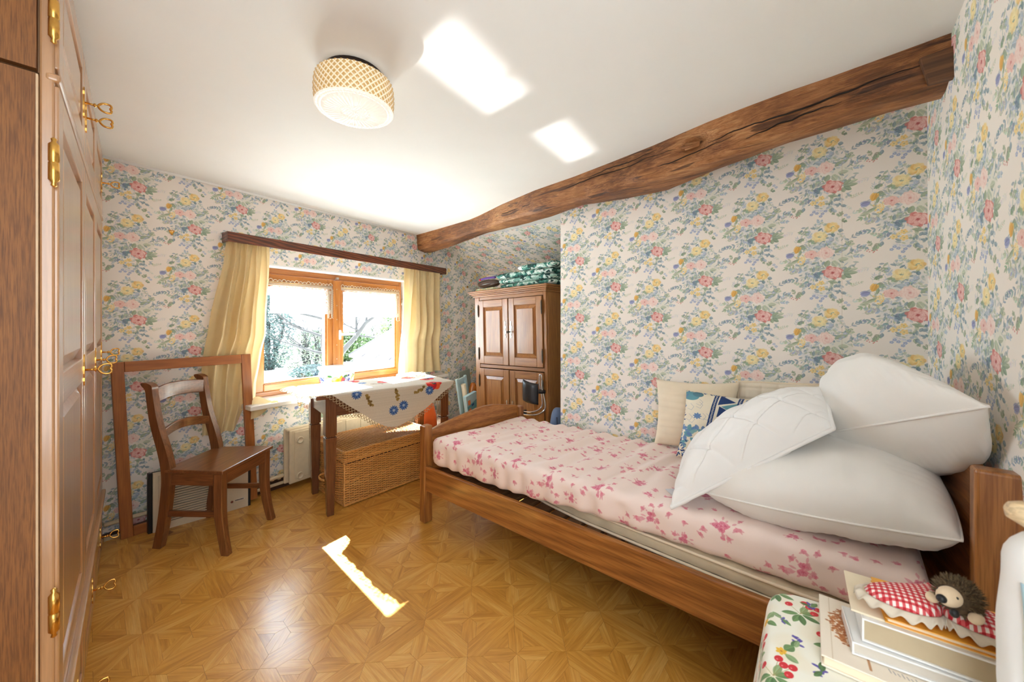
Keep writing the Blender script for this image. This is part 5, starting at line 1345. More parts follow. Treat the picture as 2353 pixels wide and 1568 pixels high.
# ------------------------------------------------------------------ empty frame leaning on the wall
fs0, fs1, fz0, fz1, fd0, fd1 = 0.035, 0.690, 0.050, 1.003, -0.084, -0.064
lf = onw(setp(thing('empty_frame', 'large empty reddish wooden frame leaning on the wall behind the chair', 'frame')))
lean = math.atan2(fd1 - fd0, fz1 - fz0); LH = math.hypot(fd1 - fd0, fz1 - fz0)
def fm(s, h, t): return (s, fd0 + math.sin(lean) * h - t * math.cos(lean), fz0 + math.cos(lean) * h + t * math.sin(lean))
sk = -0.035   # the frame stands slightly askew
def fbar(a0, a1, h0, h1): 
    sx = lambda s, h: s + sk * h / LH
    hh = lambda s, h: h - 0.030 * (s - fs0) / 0.65 * (1 - h / LH) 
    return MB().hexa([fm(sx(s, h), hh(s, h), t) for s, h, t in ((a0, h0, 0), (a1, h0, 0), (a1, h0, 0.02), (a0, h0, 0.02), (a0, h1, 0), (a1, h1, 0), (a1, h1, 0.02), (a0, h1, 0.02))])
FWd = 0.056
fbar(fs0, fs0 + FWd - 0.006, 0, LH).build('side_bar', FRAMEW('Z'), lf, bevel=0.003); fbar(fs1 - FWd + 0.002, fs1, 0, LH).build('side_bar', FRAMEW('Z'), lf, bevel=0.003)
fbar(fs0 + FWd - 0.005, fs1 - FWd + 0.001, LH - FWd, LH).build('top_bar', FRAMEW('X'), lf, bevel=0.003); fbar(fs0 + FWd - 0.005, fs1 - FWd + 0.001, 0, FWd).build('bottom_bar', FRAMEW('X'), lf, bevel=0.003)

# ------------------------------------------------------------------ electric convector heater
ht = onw(setp(thing('convector_heater', 'cream electric convector heater with a slatted grille behind the chair', 'heater')))
h0, h1, hz0, hz1, hd0, hd1 = 0.140, 0.622, 0.045, 0.380, -0.148, -0.118
def hzz(s): return -0.035 * (s - h0) / 0.48
for s in (h0 - 0.006, h1 - 0.006):
    MB().hexa([(x, y, z + hzz(s)) for x, y, z in ((s, hd0 + 0.004, hz0 - 0.030), (s + 0.016, hd0 + 0.004, hz0 - 0.030), (s + 0.016, hd1 + 0.006, hz0 - 0.030), (s, hd1 + 0.006, hz0 - 0.030), (s, hd0 + 0.004, hz1), (s + 0.016, hd0 + 0.004, hz1), (s + 0.016, hd1 + 0.006, hz1), (s, hd1 + 0.006, hz1))]).build('end_cap', M_BLKPL, ht, bevel=0.004)
def hbox(a, b_, c, d, e, f): return [(x, y, z + hzz(x)) for x, y, z in ((a, c, e), (b_, c, e), (b_, d, e), (a, d, e), (a, c, f), (b_, c, f), (b_, d, f), (a, d, f))]
MB().hexa(hbox(h0 + 0.012, h1 - 0.008, hd0 + 0.016, hd1, hz0, hz1)).build('inner_panel', plain('heater_dark', srgb(34, 29, 24), 0.7), ht)
gx0, gx1 = h0 + 0.045, h1 - 0.125
for a, b_, e, f in ((h0 + 0.012, gx0, hz0, hz1), (gx1, h1 - 0.008, hz0, hz1), (gx0, gx1, hz0, hz0 + 0.045), (gx0, gx1, hz1 - 0.022, hz1)): MB().hexa(hbox(a, b_, hd0, hd0 + 0.016, e, f)).build('casing', M_HEATER, ht)
for x in (gx0 - 0.010, gx1): MB().hexa(hbox(x, x + 0.010, hd0 - 0.006, hd0, hz0 + 0.04, hz1 - 0.02)).build('grille_edge', M_HEATER, ht)
sl_ = None; ns = 19
for i in range(ns):
    z = hz0 + 0.052 + i * (hz1 - hz0 - 0.080) / (ns - 1)
    MB().hexa([(x, y, zz + hzz(x)) for x, y, zz in ((gx0, hd0 - 0.004, z - 0.001), (gx1, hd0 - 0.004, z - 0.001), (gx1, hd0 + 0.012, z + 0.005), (gx0, hd0 + 0.012, z + 0.005), (gx0, hd0 - 0.004, z + 0.004), (gx1, hd0 - 0.004, z + 0.004), (gx1, hd0 + 0.012, z + 0.009), (gx0, hd0 + 0.012, z + 0.009))]).build('slat', M_HEATER, ht)
q = MB(); x = h1 - 0.098; q.lathe([(0.007, 0), (0.006, -0.004), (0, -0.004)], 14, (x, hd0, hz0 + 0.055 + hzz(x)), axis='y'); q.build('pilot_light', plain('red_brown_pilot', srgb(140, 60, 36), 0.3), ht)
q = MB(); q.hexa(hbox(h1 - 0.086, h1 - 0.030, hd0 - 0.003, hd0 - 0.0002, hz0 + 0.052, hz0 + 0.066)); bd = q.build('badge', plain('silver_badge', srgb(222, 216, 204), 0.3, 0.3), ht)
q = MB(); x = h1 - 0.081
for w in (0.006, 0.002, 0.006, 0.007, 0.006, 0.003, 0.006, 0.006, 0.005):
    q.hexa(hbox(x, x + w * 0.7, hd0 - 0.0036, hd0 - 0.003, hz0 + 0.056, hz0 + 0.062)); x += w
q.build('lettering', M_BLKPL, bd)

# ------------------------------------------------------------------ radiator, pipes, hooks
rd = onw(setp(thing('radiator', 'cream panel radiator below the window sill behind the table', 'radiator')))
for k, (da, db, s0) in enumerate(((-0.128, -0.108, 0.885), (-0.088, -0.068, 0.868))):
    BX(s0, 2.15, da, db, 0.045, 0.432 + 0.008 * k).build('panel', M_CREAMPAINT, rd, bevel=0.008, seg=3)
q = MB(); q.box(0.918, 1.02, -0.134, -0.128, 0.075, 0.415); q.build('pressed_rib', M_CREAMPAINT, rd, bevel=0.006, seg=2)
for i in range(1, 9): copy_part(rd.children[-1], rd, (0.135 * i, 0, 0))
for z in (0.352, 0.092): MB().lathe([(0.026, -0.134), (0.026, -0.140), (0.020, -0.143), (0.018, -0.139), (0, -0.139)], 24, (0.955, 0, z), axis='y').build('boss', M_CREAMPAINT, rd)
BX(0.87, 2.15, -0.118, -0.070, 0.428, 0.444).build('top_grille', M_CREAMPAINT, rd, bevel=0.004)
pi = onw(setp(thing('heating_pipe', 'cream heating pipe with valve running low along the window wall', 'pipe')))
MB().tube([(-0.02, -0.055, 0.142), (0.1, -0.055, 0.14), (0.74, -0.055, 0.10)], 0.011, 10).build('pipe', M_CREAMPAINT, pi)
MB().tube([(-0.02, -0.050, 0.062), (0.72, -0.050, 0.050), (2.2, -0.050, 0.040)], 0.011, 10).build('pipe', M_CREAMPAINT, pi)
q = MB(); q.tube([(0.74, -0.055, 0.10), (0.885, -0.075, 0.108)], 0.013, 10)
for s, r in ((0.755, 0.020), (0.79, 0.017), (0.835, 0.020)): q.tube([(s, -0.058, 0.101), (s + 0.018, -0.060, 0.102)], r, 6)
q.build('valve', M_CREAMPAINT, pi)
def hook(s, z, label):
    h = onw(setp(thing('wall_hook', label, 'hook')))
    q = MB(); q.tube([(s, 0.0, z), (s, -0.012, z)], 0.008, 10); q.build('plate', M_BRASS, h)
    q = MB(); q.tube(spline([(s - 0.012, -0.012, z + 0.012), (s - 0.004, -0.010, z - 0.006), (s, -0.020, z - 0.014), (s + 0.004, -0.010, z - 0.006), (s + 0.012, -0.012, z + 0.012)], 4), 0.003, 6); q.tube([(s - 0.012, -0.012, z + 0.012), (s + 0.012, -0.012, z + 0.012)], 0.003, 6); q.build('prong', M_BRASS, h)
hook(0.266, 1.756, 'small brass wall hook on bare paper between wardrobe and curtain rail'); hook(2.998, 1.641, 'small brass wall hook on the paper next to the oak cabinet')

# ------------------------------------------------------------------ curtain rail, curtains
cr_ = onw(setp(thing('curtain_rail', 'long dark wood-grain curtain rail above the window', 'rail')))
q = MB(); q.box(0.520, 2.545, -0.092, -0.078, 1.742, 1.806); q.build('front_board', RAILW('X'), cr_, bevel=0.002)
boxes('return_board', RAILW('Y'), cr_, [(0.520, 0.532, -0.078, -0.001, 1.742, 1.806), (2.533, 2.545, -0.078, -0.001, 1.742, 1.806)], bevel=0.002)
BX(0.532, 2.533, -0.074, -0.005, 1.770, 1.788).build('track', M_WHITE, cr_)
def curtain(name, lab, left, right, ztop, zbot, nf, d0, amp, seed, flare=0.0):
    c = onw(setp(bpy.data.objects.new(name, None), lab, 'curtain')); COL.objects.link(c)
    def fn(u, v):
        z = lerp(ztop, zbot(u), v); s = lerp(interp(left, z), interp(right, z), u + 0.012 * math.sin(u * 2 * math.pi * nf * 1.0))
        k = 0.45 + 0.55 * smooth01(v * 2.5); ph = u * 2 * math.pi * nf + 0.7 * math.sin(v * 3 + seed) + 1.6 * mnoise.noise(Vector((u * 3, v * 1.6, seed)))
        am = amp * (0.62 + 0.38 * smooth01((z - 1.0) / 0.15)); d = d0 * (0.62 + 0.38 * smooth01((z - 1.0) / 0.15)) + am * k * math.sin(ph) + 0.3 * am * math.sin(ph * 2.1 + seed) * (1 - v * 0.5) + 0.015 * mnoise.noise(Vector((u * 5, v * 5, seed + 4)))
        if v < 0.05: d += 0.004 * math.sin(u * 160)
        return (s, min(d, -0.004), z)
    MB().grid(fn, 150, 70).build('panel', M_CURTAIN, c); return c
inv = lambda t: sorted([(z, s) for z, s in t])
Lc = inv([(1.74, 0.530), (1.60, 0.517), (1.28, 0.452), (0.95, 0.405), (0.65, 0.398), (0.5, 0.40)]); Rc = inv([(1.74, 0.785), (1.5, 0.782), (1.28, 0.766), (1.12, 0.758), (0.9, 0.726), (0.8, 0.706), (0.66, 0.70), (0.5, 0.64)])
c1 = curtain('curtain', 'yellow silky curtain hanging left of the window, bunched above the sill', Lc, Rc, 1.768, lambda u: 0.50 + 0.155 * smooth01((u - 0.72) / 0.12), 4, -0.058, 0.036, 1.0)
tail = MB().grid(lambda u, v: tuple(Vector((0.665, -0.085, 0.70)).lerp(Vector((0.795, -0.13, 0.675)), u) + Vector((-0.03 * v + 0.02 * u, -0.05 * v + 0.012 * math.sin(u * 9), -0.12 * v * (1 - u) - 0.010 * v + 0.014 * math.sin(u * 7 + v * 3)))), 24, 14)
tail.build('gathered_tail', M_CURTAIN, c1)
Lr = inv([(1.74, 1.985), (1.4, 1.975), (1.0, 1.955), (0.66, 1.935)]); Rr = inv([(1.74, 2.475), (1.4, 2.470), (1.1, 2.480), (0.9, 2.500), (0.66, 2.540)])
c2 = curtain('curtain', 'yellow silky curtain hanging right of the window, behind the table end', Lr, Rr, 1.768, lambda u: 0.690, 5, -0.052, 0.032, 4.0)

# ------------------------------------------------------------------ lace valances on the sashes
def valance(lab, s0, s1, ztop, zlow, seed):
    v_ = onw(setp(thing('lace_valance', lab, 'valance')))
    D = FD0 - 0.030
    MB().tube([(s0, D, ztop), (s1, D, ztop)], 0.003, 6).build('rod', M_BRASS, v_)
    MB().grid(lambda u, v: (lerp(s0 + 0.01, s1 - 0.035, u), D + 0.003 * math.sin(u * 60) * v, lerp(ztop - 0.02, zlow, v)), 60, 12).build('net', M_NET, v_)
    q = MB(); n = int((s1 - s0) / 0.030)
    for i in range(n):
        a = s0 + (s1 - s0) * i / n; w = (s1 - s0) / n
        q.tube([(a + w * (0.5 - 0.5 * math.cos(math.pi * k / 6)), D - 0.001, ztop + 0.004 + 0.016 * math.sin(math.pi * k / 6) * (1.0 if i % 3 else 1.4)) for k in range(7)], 0.0026, 4)
        for k in range(4): q.tube([(a + w * k / 4, D - 0.001, ztop + 0.004), (a + w * (k + 0.6) / 4, D - 0.001, ztop - 0.018)], 0.0019, 4, cap=False)
    for z in (ztop + 0.004, ztop - 0.008, ztop - 0.020): q.tube([(s0, D - 0.001, z), (s1, D - 0.001, z)], 0.0026, 4)
    setp(q.build('heading', M_LACE, v_), kind='stuff')
    q = MB(); x0, x1 = s1 - 0.040, s1 - 0.004
    for z in np.linspace(ztop - 0.03, zlow - 0.02, 15):
        q.tube([(x1 - 0.002 + 0.011 * math.sin(math.pi * k / 5), D - 0.001, z + 0.017 * (0.5 - k / 5)) for k in range(6)], 0.0026, 4)
    for x in (x0, x0 + 0.010, x1 - 0.004): q.tube([(x, D - 0.001, ztop - 0.02), (x, D - 0.001, zlow - 0.026)], 0.0026, 4)
    for zz in (ztop - 0.05, zlow + 0.02):
        for k in range(8): q.tube([(x0 + 0.018 + 0.012 * math.cos(k * 0.785), D - 0.001, zz + 0.020 * math.sin(k * 0.785)), (x0 + 0.018, D - 0.001, zz)], 0.0022, 4)
    for k in range(14): q.tube([(x0 + 0.003, D - 0.001, lerp(ztop - 0.07, zlow + 0.04, k / 13)), (x1 - 0.004, D - 0.001, lerp(ztop - 0.08, zlow + 0.03, k / 13))], 0.0016, 4)
    for k in range(3): q.tube([(lerp(x0, x1, k / 2.0), D - 0.001, zlow - 0.03 - 0.008 * math.sin(k * 1.57)), (lerp(x0, x1, (k + 0.7) / 2.0), D - 0.001, zlow - 0.034)], 0.0024, 4)
    setp(q.build('side_edging', M_LACE, v_), kind='stuff')
    return v_
valance('white lace valance over the top of the left window sash', 0.845, 1.345, 1.520, 1.285, 1); valance('white lace valance over the top of the right window sash', 1.425, 2.060, 1.520, 1.265, 2)

# ------------------------------------------------------------------ things in the corner between table and cabinet
def tilted(name, lab, cat, s, d, lean, z=0.0):
    p = wallw(s, d, z); return thing(name, lab, cat, p, rot=(0, lean, AW))
M_PALEBLUE = plain('pale_blue_paint', srgb(186, 216, 224), 0.5, var=0.02)
rk = tilted('storage_rack', 'pale blue wooden rack leaning in the corner beside the table', 'rack', 2.525, -0.36, -0.20, 0.001)
BX(0, 0.028, -0.012, 0.012, 0, 0.64).build('side_board', M_PALEBLUE, rk, bevel=0.003); BX(0.130, 0.158, -0.012, 0.012, 0, 0.64).build('side_board', M_PALEBLUE, rk, bevel=0.003)
BX(0.028, 0.130, 0.006, 0.012, 0.01, 0.63).build('back_board', M_PALEBLUE, rk)
BX(0.028, 0.130, -0.012, 0.006, 0.60, 0.63).build('cross_board', M_PALEBLUE, rk); BX(0.028, 0.130, -0.012, 0.006, 0.10, 0.12).build('cross_board', M_PALEBLUE, rk)
def standing_roll(s, d, z0, z1, lab, r=0.03):
    p = wallw(s, d, z0); o = MB().lathe([(0, 0.0), (r, 0.0), (r, z1 - z0), (r * 0.8, z1 - z0), (r * 0.8, z1 - z0 - 0.01), (0, z1 - z0 - 0.01)], 20).build('paper_roll', M_PAPER); o.location = p; o.rotation_euler = (0, -0.20, AW)
    return setp(o, lab, 'roll')
standing_roll(2.592, -0.393, 0.002, 0.585, 'cream paper roll standing in the pale blue rack', 0.026)
ctn = tilted('carton', 'printed blue and white carton resting across the pale blue rack', 'box', 2.515, -0.455, -0.20, 0.001)
q = MB(); x0, x1, z0, z1, ya, yb = -0.01, 0.165, 0.001, 0.47, -0.028, 0.012
quad_uv(q, [(x0, ya, z0), (x1, ya, z0), (x1, ya, z1), (x0, ya, z1)], [(0, 0), (1, 0), (1, 1), (0, 1)])
for pts in ([(x1, ya, z0), (x1, yb, z0), (x1, yb, z1), (x1, ya, z1)], [(x0, yb, z0), (x0, ya, z0), (x0, ya, z1), (x0, yb, z1)], [(x0, ya, z1), (x1, ya, z1), (x1, yb, z1), (x0, yb, z1)], [(x1, yb, z0), (x0, yb, z0), (x0, yb, z1), (x1, yb, z1)], [(x0, yb, z0), (x1, yb, z0), (x1, ya, z0), (x0, ya, z0)]): quad_uv(q, pts, [(0.02, 0.9), (0.08, 0.9), (0.08, 0.98), (0.02, 0.98)])
q.build('box_body', M_CARTON, ctn)
BX(x0 + 0.02, x0 + 0.06, ya - 0.001, ya, 0.37, 0.42).build('orange_label', plain('orange_label', srgb(236, 140, 84), 0.6), ctn)
gb = tilted('grey_board', 'tall grey-green board leaning on the papered wall behind the blue rack', 'board', 2.70, -0.24, -0.14, 0.001)
BX(-0.02, 0.16, 0.0, 0.015, 0, 0.68).build('board', plain('grey_green_board', srgb(150, 158, 146), 0.6, var=0.03), gb, bevel=0.003)
pf = tilted('picture_frame', 'small wooden picture frame with a pale mount and dark picture in the corner', 'frame', 2.735, -0.385, 0.0, 0.001)
boxes('frame_bar', wood('small_frame', srgb(196, 158, 110), srgb(170, 130, 84), srgb(120, 84, 48), 'Z', 0.4), pf, [(0, 0.012, 0, 0.014, 0, 0.40), (0.098, 0.110, 0, 0.014, 0, 0.40), (0.012, 0.098, 0, 0.014, 0.388, 0.40), (0.012, 0.098, 0, 0.014, 0, 0.012)])
BX(0.012, 0.098, 0.006, 0.010, 0.012, 0.388).build('mount', plain('grey_mount', srgb(200, 196, 184), 0.8), pf); BX(0.026, 0.086, 0.003, 0.006, 0.05, 0.345).build('picture', plain('dark_picture', srgb(46, 44, 46), 0.4), pf)
def lump(cx, cy, z0, z1, rx, ry, seed, rough=0.25, n=28, m=18):
    def fn(u, v):
        a = u * 2 * math.pi; ph = (v - 0.5) * math.pi; k = max(0.0, math.cos(ph)) ** 0.55
        w = 1 + rough * mnoise.noise(Vector((math.cos(a) * 2 + seed, math.sin(a) * 2, v * 4)))
        return (cx + rx * k * w * math.cos(a), cy + ry * k * w * math.sin(a), lerp(z0, z1, (math.sin(ph) + 1) / 2))
    return MB().grid(fn, n, m, closeu=True)
M_ORANGE = plain('orange_plastic', srgb(196, 110, 40), 0.18, coat=0.5, var=0.25, scale=14)
p = wallw(2.765, -0.285); o = lump(p.x, p.y, 0.002, 0.545, 0.05, 0.05, 3.0).build('plastic_bag', M_ORANGE); setp(o, 'crumpled amber plastic bag of wool behind the small picture frame', 'bag')
p = Matrix.Rotation(TA, 4, 'Z') @ Vector((0.79, 0.50, 0))
o = lump(2.02, 2.79, 0.002, 0.50, 0.075, 0.085, 7.0, 0.3).build('orange_bundle', M_ORANGECLOTH); setp(o, 'bright orange cloth bundle behind the right table leg', 'bundle')
wf_ = thing('leaning_boards', 'white and pale pink boards leaning by the right table leg', 'board', (2.075, 2.655, 0.001), rot=(0, -0.10, 0.15))
BX(0, 0.045, 0, 0.012, 0, 0.55).build('white_strip', plain('white_board_grey', srgb(222, 222, 216), 0.6), wf_, bevel=0.002); BX(0.047, 0.070, -0.004, 0.012, 0, 0.57).build('pink_strip', plain('pale_pink_wood', srgb(232, 204, 184), 0.6), wf_, bevel=0.002)

# ------------------------------------------------------------------ typing chair behind the bed foot
tc_ = thing('desk_chair', 'black typing chair with a chrome back tube behind the bed foot', 'chair', (2.22, 2.06, 0))
def tl(x, y, z): return (x - 2.22, y - 2.06, z)
q = MB()
for k in range(4):
    a = k * math.pi / 2 + 0.4; q.tube([(0, 0, 0.07), (0.13 * math.cos(a), 0.13 * math.sin(a), 0.035)], 0.012, 8)
q.tube([(0, 0, 0.06), (0, 0, 0.42)], 0.016, 10); q.build('pedestal', M_CHROME, tc_)
for k in range(4): a = k * math.pi / 2 + 0.4; MB().lathe([(0, 0.001), (0.020, 0.006), (0.020, 0.030), (0, 0.035)], 10, (0.13 * math.cos(a), 0.13 * math.sin(a), 0)).build('caster', M_BLKPL, tc_)
MB().lathe([(0, 0.42), (0.13, 0.42), (0.15, 0.44), (0.15, 0.46), (0.13, 0.475), (0, 0.48)], 28).build('seat', M_BLACK, tc_)
def padf(sg):
    def fn(u, v):
        a, b = 2 * u - 1, 2 * v - 1; h = max(0, (1 - abs(a) ** 4) * (1 - abs(b) ** 4)) ** 0.5
        y = lerp(1.880, 1.745, u) * 1.0; x = lerp(2.262, 2.285, u) + 0.028 * (1 - a * a) * -1; z = lerp(0.608 + 0.02 * u, 0.775 - 0.012 * u, v) - 0.02 * u + (0.0 if v > 0.5 else -0.025 * u)
        return tl(x - sg * 0.018 * h, y, z)
    return fn
q = MB(); q.grid(padf(1), 18, 14); q.grid(lambda u, v: padf(-1)(1 - u, v), 18, 14); weld(q.build('backrest', M_BLACK, tc_))
q = MB(); loop = spline([(2.262, 1.900, 0.515), (2.285, 1.80, 0.520), (2.318, 1.742, 0.56), (2.318, 1.738, 0.64), (2.305, 1.752, 0.74), (2.302, 1.748, 0.80), (2.302, 1.738, 0.815), (2.302, 1.728, 0.80), (2.305, 1.730, 0.72), (2.318, 1.716, 0.64), (2.318, 1.708, 0.55), (2.29, 1.775, 0.500), (2.255, 1.885, 0.495)], 8)
q.tube([tl(*p) for p in loop], 0.0055, 8); q.build('back_tube', M_CHROME, tc_)
q = MB(); q.tube([tl(2.29, 1.745, 0.685), tl(2.33, 1.715, 0.680)], 0.016, 12); q.build('clamp_knob', M_BLKPL, tc_)
q = MB(); q.tube([tl(2.29, 1.865, 0.505), tl(2.235, 1.93, 0.505), tl(2.22, 2.0, 0.45)], [0.022, 0.018, 0.014], 10); q.build('bracket', M_BLKPL, tc_)
o = lump(2.345, 1.60, 0.001, 0.575, 0.062, 0.075, 11, 0.06).build('blue_bag', fabric('slate_blue_nylon', srgb(96, 116, 150), 0.6, 0.06, 500, 0.2)); setp(o, 'slate blue rucksack wedged between the oak cabinet and the bed wall', 'bag')
q = MB().tube(spline([(2.285, 1.555, 0.40), (2.272, 1.56, 0.46), (2.278, 1.57, 0.52)], 6), 0.006, 6); q.build('strap', plain('dark_strap', srgb(60, 70, 92), 0.7), o)

# ------------------------------------------------------------------ bedside table under the fruit cloth, and what lies on it
TZ = 0.62
bs = thing('bedside_table', 'low bedside table covered with a fruit-print cloth in the near corner', 'table', (0.82, -0.095, 0), R(5.0))
BT = (0.245, 0.205)     # half sizes
def cover(u, v):
    a = u * 2 * math.pi; e = 0.16; ca, sa = math.cos(a), math.sin(a)
    x = math.copysign(abs(ca) ** e, ca); y = math.copysign(abs(sa) ** e, sa); m = max(abs(x), abs(y)); x, y = x / m, y / m
    k = (abs(x) ** 8 + abs(y) ** 8) ** (1 / 8.0); x, y = x / k, y / k
    if v < 0.4: r = v / 0.4 * 0.93; z = TZ - 0.004 * (v / 0.4) ** 6; f = 0
    elif v < 0.5: t = (v - 0.4) / 0.1; r = 0.93 + 0.07 * math.sin(t * math.pi / 2); z = TZ - 0.004 - 0.022 * (1 - math.cos(t * math.pi / 2)); f = 0
    else: t = (v - 0.5) / 0.5; r = 1.0; z = TZ - 0.026 - 0.50 * t; f = t
    fl = f * (0.045 + 0.018 * math.sin(a * 9) + 0.010 * math.sin(a * 17 + 1))
    return (x * (BT[0] * r + fl), y * (BT[1] * r + fl), z)
def cover_uv(u, v):
    x, y, z = cover(u, v); d = (TZ - z); l = math.hypot(x, y) + 1e-6; return ((x + x / l * d) / 0.25, (y + y / l * d) / 0.25 + 0.1)
MB().grid(cover, 150, 60, closeu=True, uvfn=cover_uv).build('cloth_cover', M_FRUIT, bs)
q = MB(); q.box(-0.225, 0.225, -0.185, 0.185, TZ - 0.034, TZ - 0.012); q.build('tabletop', OAK('X'), bs)
for sx in (-1, 1):
    for sy in (-1, 1): BX(sx * 0.20 - 0.018, sx * 0.20 + 0.018, sy * 0.16 - 0.018, sy * 0.16 + 0.018, 0.001, TZ - 0.034).build('leg', OAK('Z'), bs)
def book(name, lab, loc, rotz, dx, ly, th, mcover, mpages, spine=False, cover_uv=False, over=0.004):
    """corner at loc, pages away from it: +x deep, -y long"""
    e = thing(name, lab, 'book', loc, rotz)
    ct = min(0.003, th * 0.2)
    q = MB(); q.box(0, dx, -ly, 0, 0, ct)
    i = len(q.v); q.box(0, dx, -ly, 0, th - ct, th)
    if cover_uv:
        f = len(q.f) - 5; q.uv[f] = [(1 - ((p[1] + 0) / -ly) if False else (-p[1] / ly), p[0] / dx) for p in [q.v[k] for k in q.f[f]]]
    q.build('cover', mcover, e, bevel=0.0008)
    BX(over, dx - over, -ly + over, -over if not spine else -0.001, ct, th - ct).build('page_block', mpages, e)
    if spine: BX(0, dx, -0.002, 0.001, 0, th).build('spine', spine if spine is not True else mcover, e, bevel=0.0006)
    return e
M_PAGES = plain('tan_page_edges', srgb(190, 172, 142), 0.8, var=0.03); M_PAGESG = plain('grey_page_edges', srgb(206, 198, 186), 0.8, var=0.03); M_WCOVER = plain('white_book_cover', srgb(236, 236, 234), 0.3, coat=0.3, var=0.01)
book('book', 'cream book with a brown autumn tree on its cover, lowest on the fruit cloth', (0.845, 0.027, TZ + 0.0015), R(3), 0.185, 0.148, 0.020, M_BOOKCOVER, M_PAPER, cover_uv=True)
book('book', 'white book with grey page edges under the thick tan album', (0.878, -0.014, TZ + 0.023), R(8), 0.10, 0.240, 0.022, M_WCOVER, M_PAGESG, spine=M_WCOVER)
book('book', 'thick white-covered album with tan page edges below the orange book', (0.888, -0.027, TZ + 0.0465), R(5.5), 0.135, 0.235, 0.040, M_WCOVER, M_PAGES, spine=M_WCOVER)
o = setp(BX(0, 0.130, -0.22, 0, 0, 0.003).build('card', M_PAPER), 'plain cream card under the orange book, sticking out over the album', 'card'); o.location = (0.897, -0.012, TZ + 0.0875); o.rotation_euler = (0, 0, R(4))
BX(0.001, 0.129, -0.219, -0.001, -0.001, 0.0).build('back_sheet', M_PAPER, o)
M_OBOOK = plain('orange_book_cover', srgb(238, 170, 56), 0.4, coat=0.2)
book('book', 'thin orange-covered book under the gingham heart cushion', (0.893, -0.055, TZ + 0.091), R(6), 0.125, 0.185, 0.009, M_OBOOK, M_PAPER)
# gingham heart cushion
def gingham():
    t = NT('red_gingham'); v = t.coord('Object', (1, 1, 1)); s = t.new('SeparateXYZ'); t.link(v, s.inputs[0])
    def band(o): return t.math('GREATER_THAN', t.math('SINE', t.math('MULTIPLY', o, 2 * math.pi / 0.0078)), 0.0)
    f = t.math('MULTIPLY', t.math('ADD', band(s.outputs[0]), band(s.outputs[1])), 0.5)
    t.color(t.ramp(f, [(0.0, srgb(240, 228, 222)), (0.5, srgb(214, 92, 96)), (1.0, srgb(186, 36, 48))], 'CONSTANT' if False else 'LINEAR')); t.set(rough=0.9); return t.m
hc = thing('heart_cushion', 'small red gingham heart cushion with a white lace ruffle on the books', 'cushion', (0.948, -0.122, TZ + 0.101), R(6))
def heart(t):
    a = t * 2 * math.pi; x = 16 * math.sin(a) ** 3; y = 13 * math.cos(a) - 5 * math.cos(2 * a) - 2 * math.cos(3 * a) - math.cos(4 * a)
    return Vector((-y / 16 * 0.060, x / 16 * 0.094))
def hpt(sg):
    def fn(u, v):
        p = heart(u) * v; h = math.sqrt(max(0, 1 - v ** 3.0)); return (p.x, p.y, 0.019 + sg * 0.017 * h)
    return fn
q = MB(); q.grid(hpt(1), 90, 16, closeu=True); q.grid(lambda u, v: hpt(-1)(1 - u, v), 90, 16, closeu=True); weld(q.build('gingham_body', gingham(), hc))
q = MB()
def ruf(u, v):
    p = heart(u); n = p.normalized() if p.length > 1e-6 else Vector((1, 0)); w = 0.0025 + 0.012 * v; z = 0.019 - 0.010 * v * v + 0.0045 * v * math.sin(u * 2 * math.pi * 30)
    return (p.x + n.x * w, p.y + n.y * w, max(0.002, z))
q.grid(ruf, 360, 5, closeu=True); q.build('lace_ruffle', M_LACE, hc, solid=0.0012)
# hedgehog toy
hg_ = thing('hedgehog_toy', 'small plush hedgehog toy with brown spines sitting on the heart cushion', 'toy', (0.925, -0.140, TZ + 0.134), R(150))
def ell(b, c, r, n=20, m=12, squash=None):
    return b.grid(lambda u, v: (c[0] + r[0] * math.cos(u * 6.2832) * math.sin(v * math.pi), c[1] + r[1] * math.sin(u * 6.2832) * math.sin(v * math.pi), c[2] - r[2] * math.cos(v * math.pi)), n, m, closeu=True)
M_FUR = plain('brown_spines', srgb(84, 66, 46), 0.9, var=0.3, scale=200); M_TAN = fabric('cream_plush', srgb(236, 212, 178), 0.95, 0.06, 600, 0.3)
q = MB(); ell(q, (0, 0, 0.024), (0.026, 0.023, 0.026)); q.build('body', M_FUR, hg_)
q = MB()
for i in range(750):
    z = rnd.uniform(-0.75, 1); a = rnd.uniform(0, 6.283); r = math.sqrt(1 - z * z); n = Vector((r * math.cos(a), r * math.sin(a), z))
    if n.x > 0.62: continue
    p = Vector((n.x * 0.0255, n.y * 0.0225, 0.024 + n.z * 0.0255)); d = (n + Vector((-0.45, rnd.uniform(-.3, .3), rnd.uniform(-.3, .3)))).normalized(); e = p + d * rnd.uniform(0.007, 0.012)
    t_ = d.orthogonal().normalized() * 0.0011; w_ = d.cross(t_).normalized() * 0.0011
    b0 = len(q.v); q.v += [tuple(p + t_), tuple(p - t_ * 0.5 + w_), tuple(p - t_ * 0.5 - w_), tuple(e)]
    for f in ((0, 1, 3), (1, 2, 3), (2, 0, 3)): q.face([b0 + k for k in f])
setp(q.build('spines', [plain('spine_tips', srgb(104, 86, 60), 0.8, var=0.5, scale=300)], hg_), kind='stuff')
q = MB(); ell(q, (0.024, 0, 0.030), (0.020, 0.014, 0.014)); q.build('face', M_TAN, hg_)
q = MB(); ell(q, (0.046, 0, 0.032), (0.0062, 0.0062, 0.0062), 12, 8); q.build('nose', M_BLKPL, hg_)
q = MB(); ell(q, (0.030, 0.0105, 0.036), (0.0022, 0.0022, 0.0022), 8, 6); q.build('eye', M_BLKPL, hg_); q = MB(); ell(q, (0.030, -0.0105, 0.036), (0.0022, 0.0022, 0.0022), 8, 6); q.build('eye', M_BLKPL, hg_)
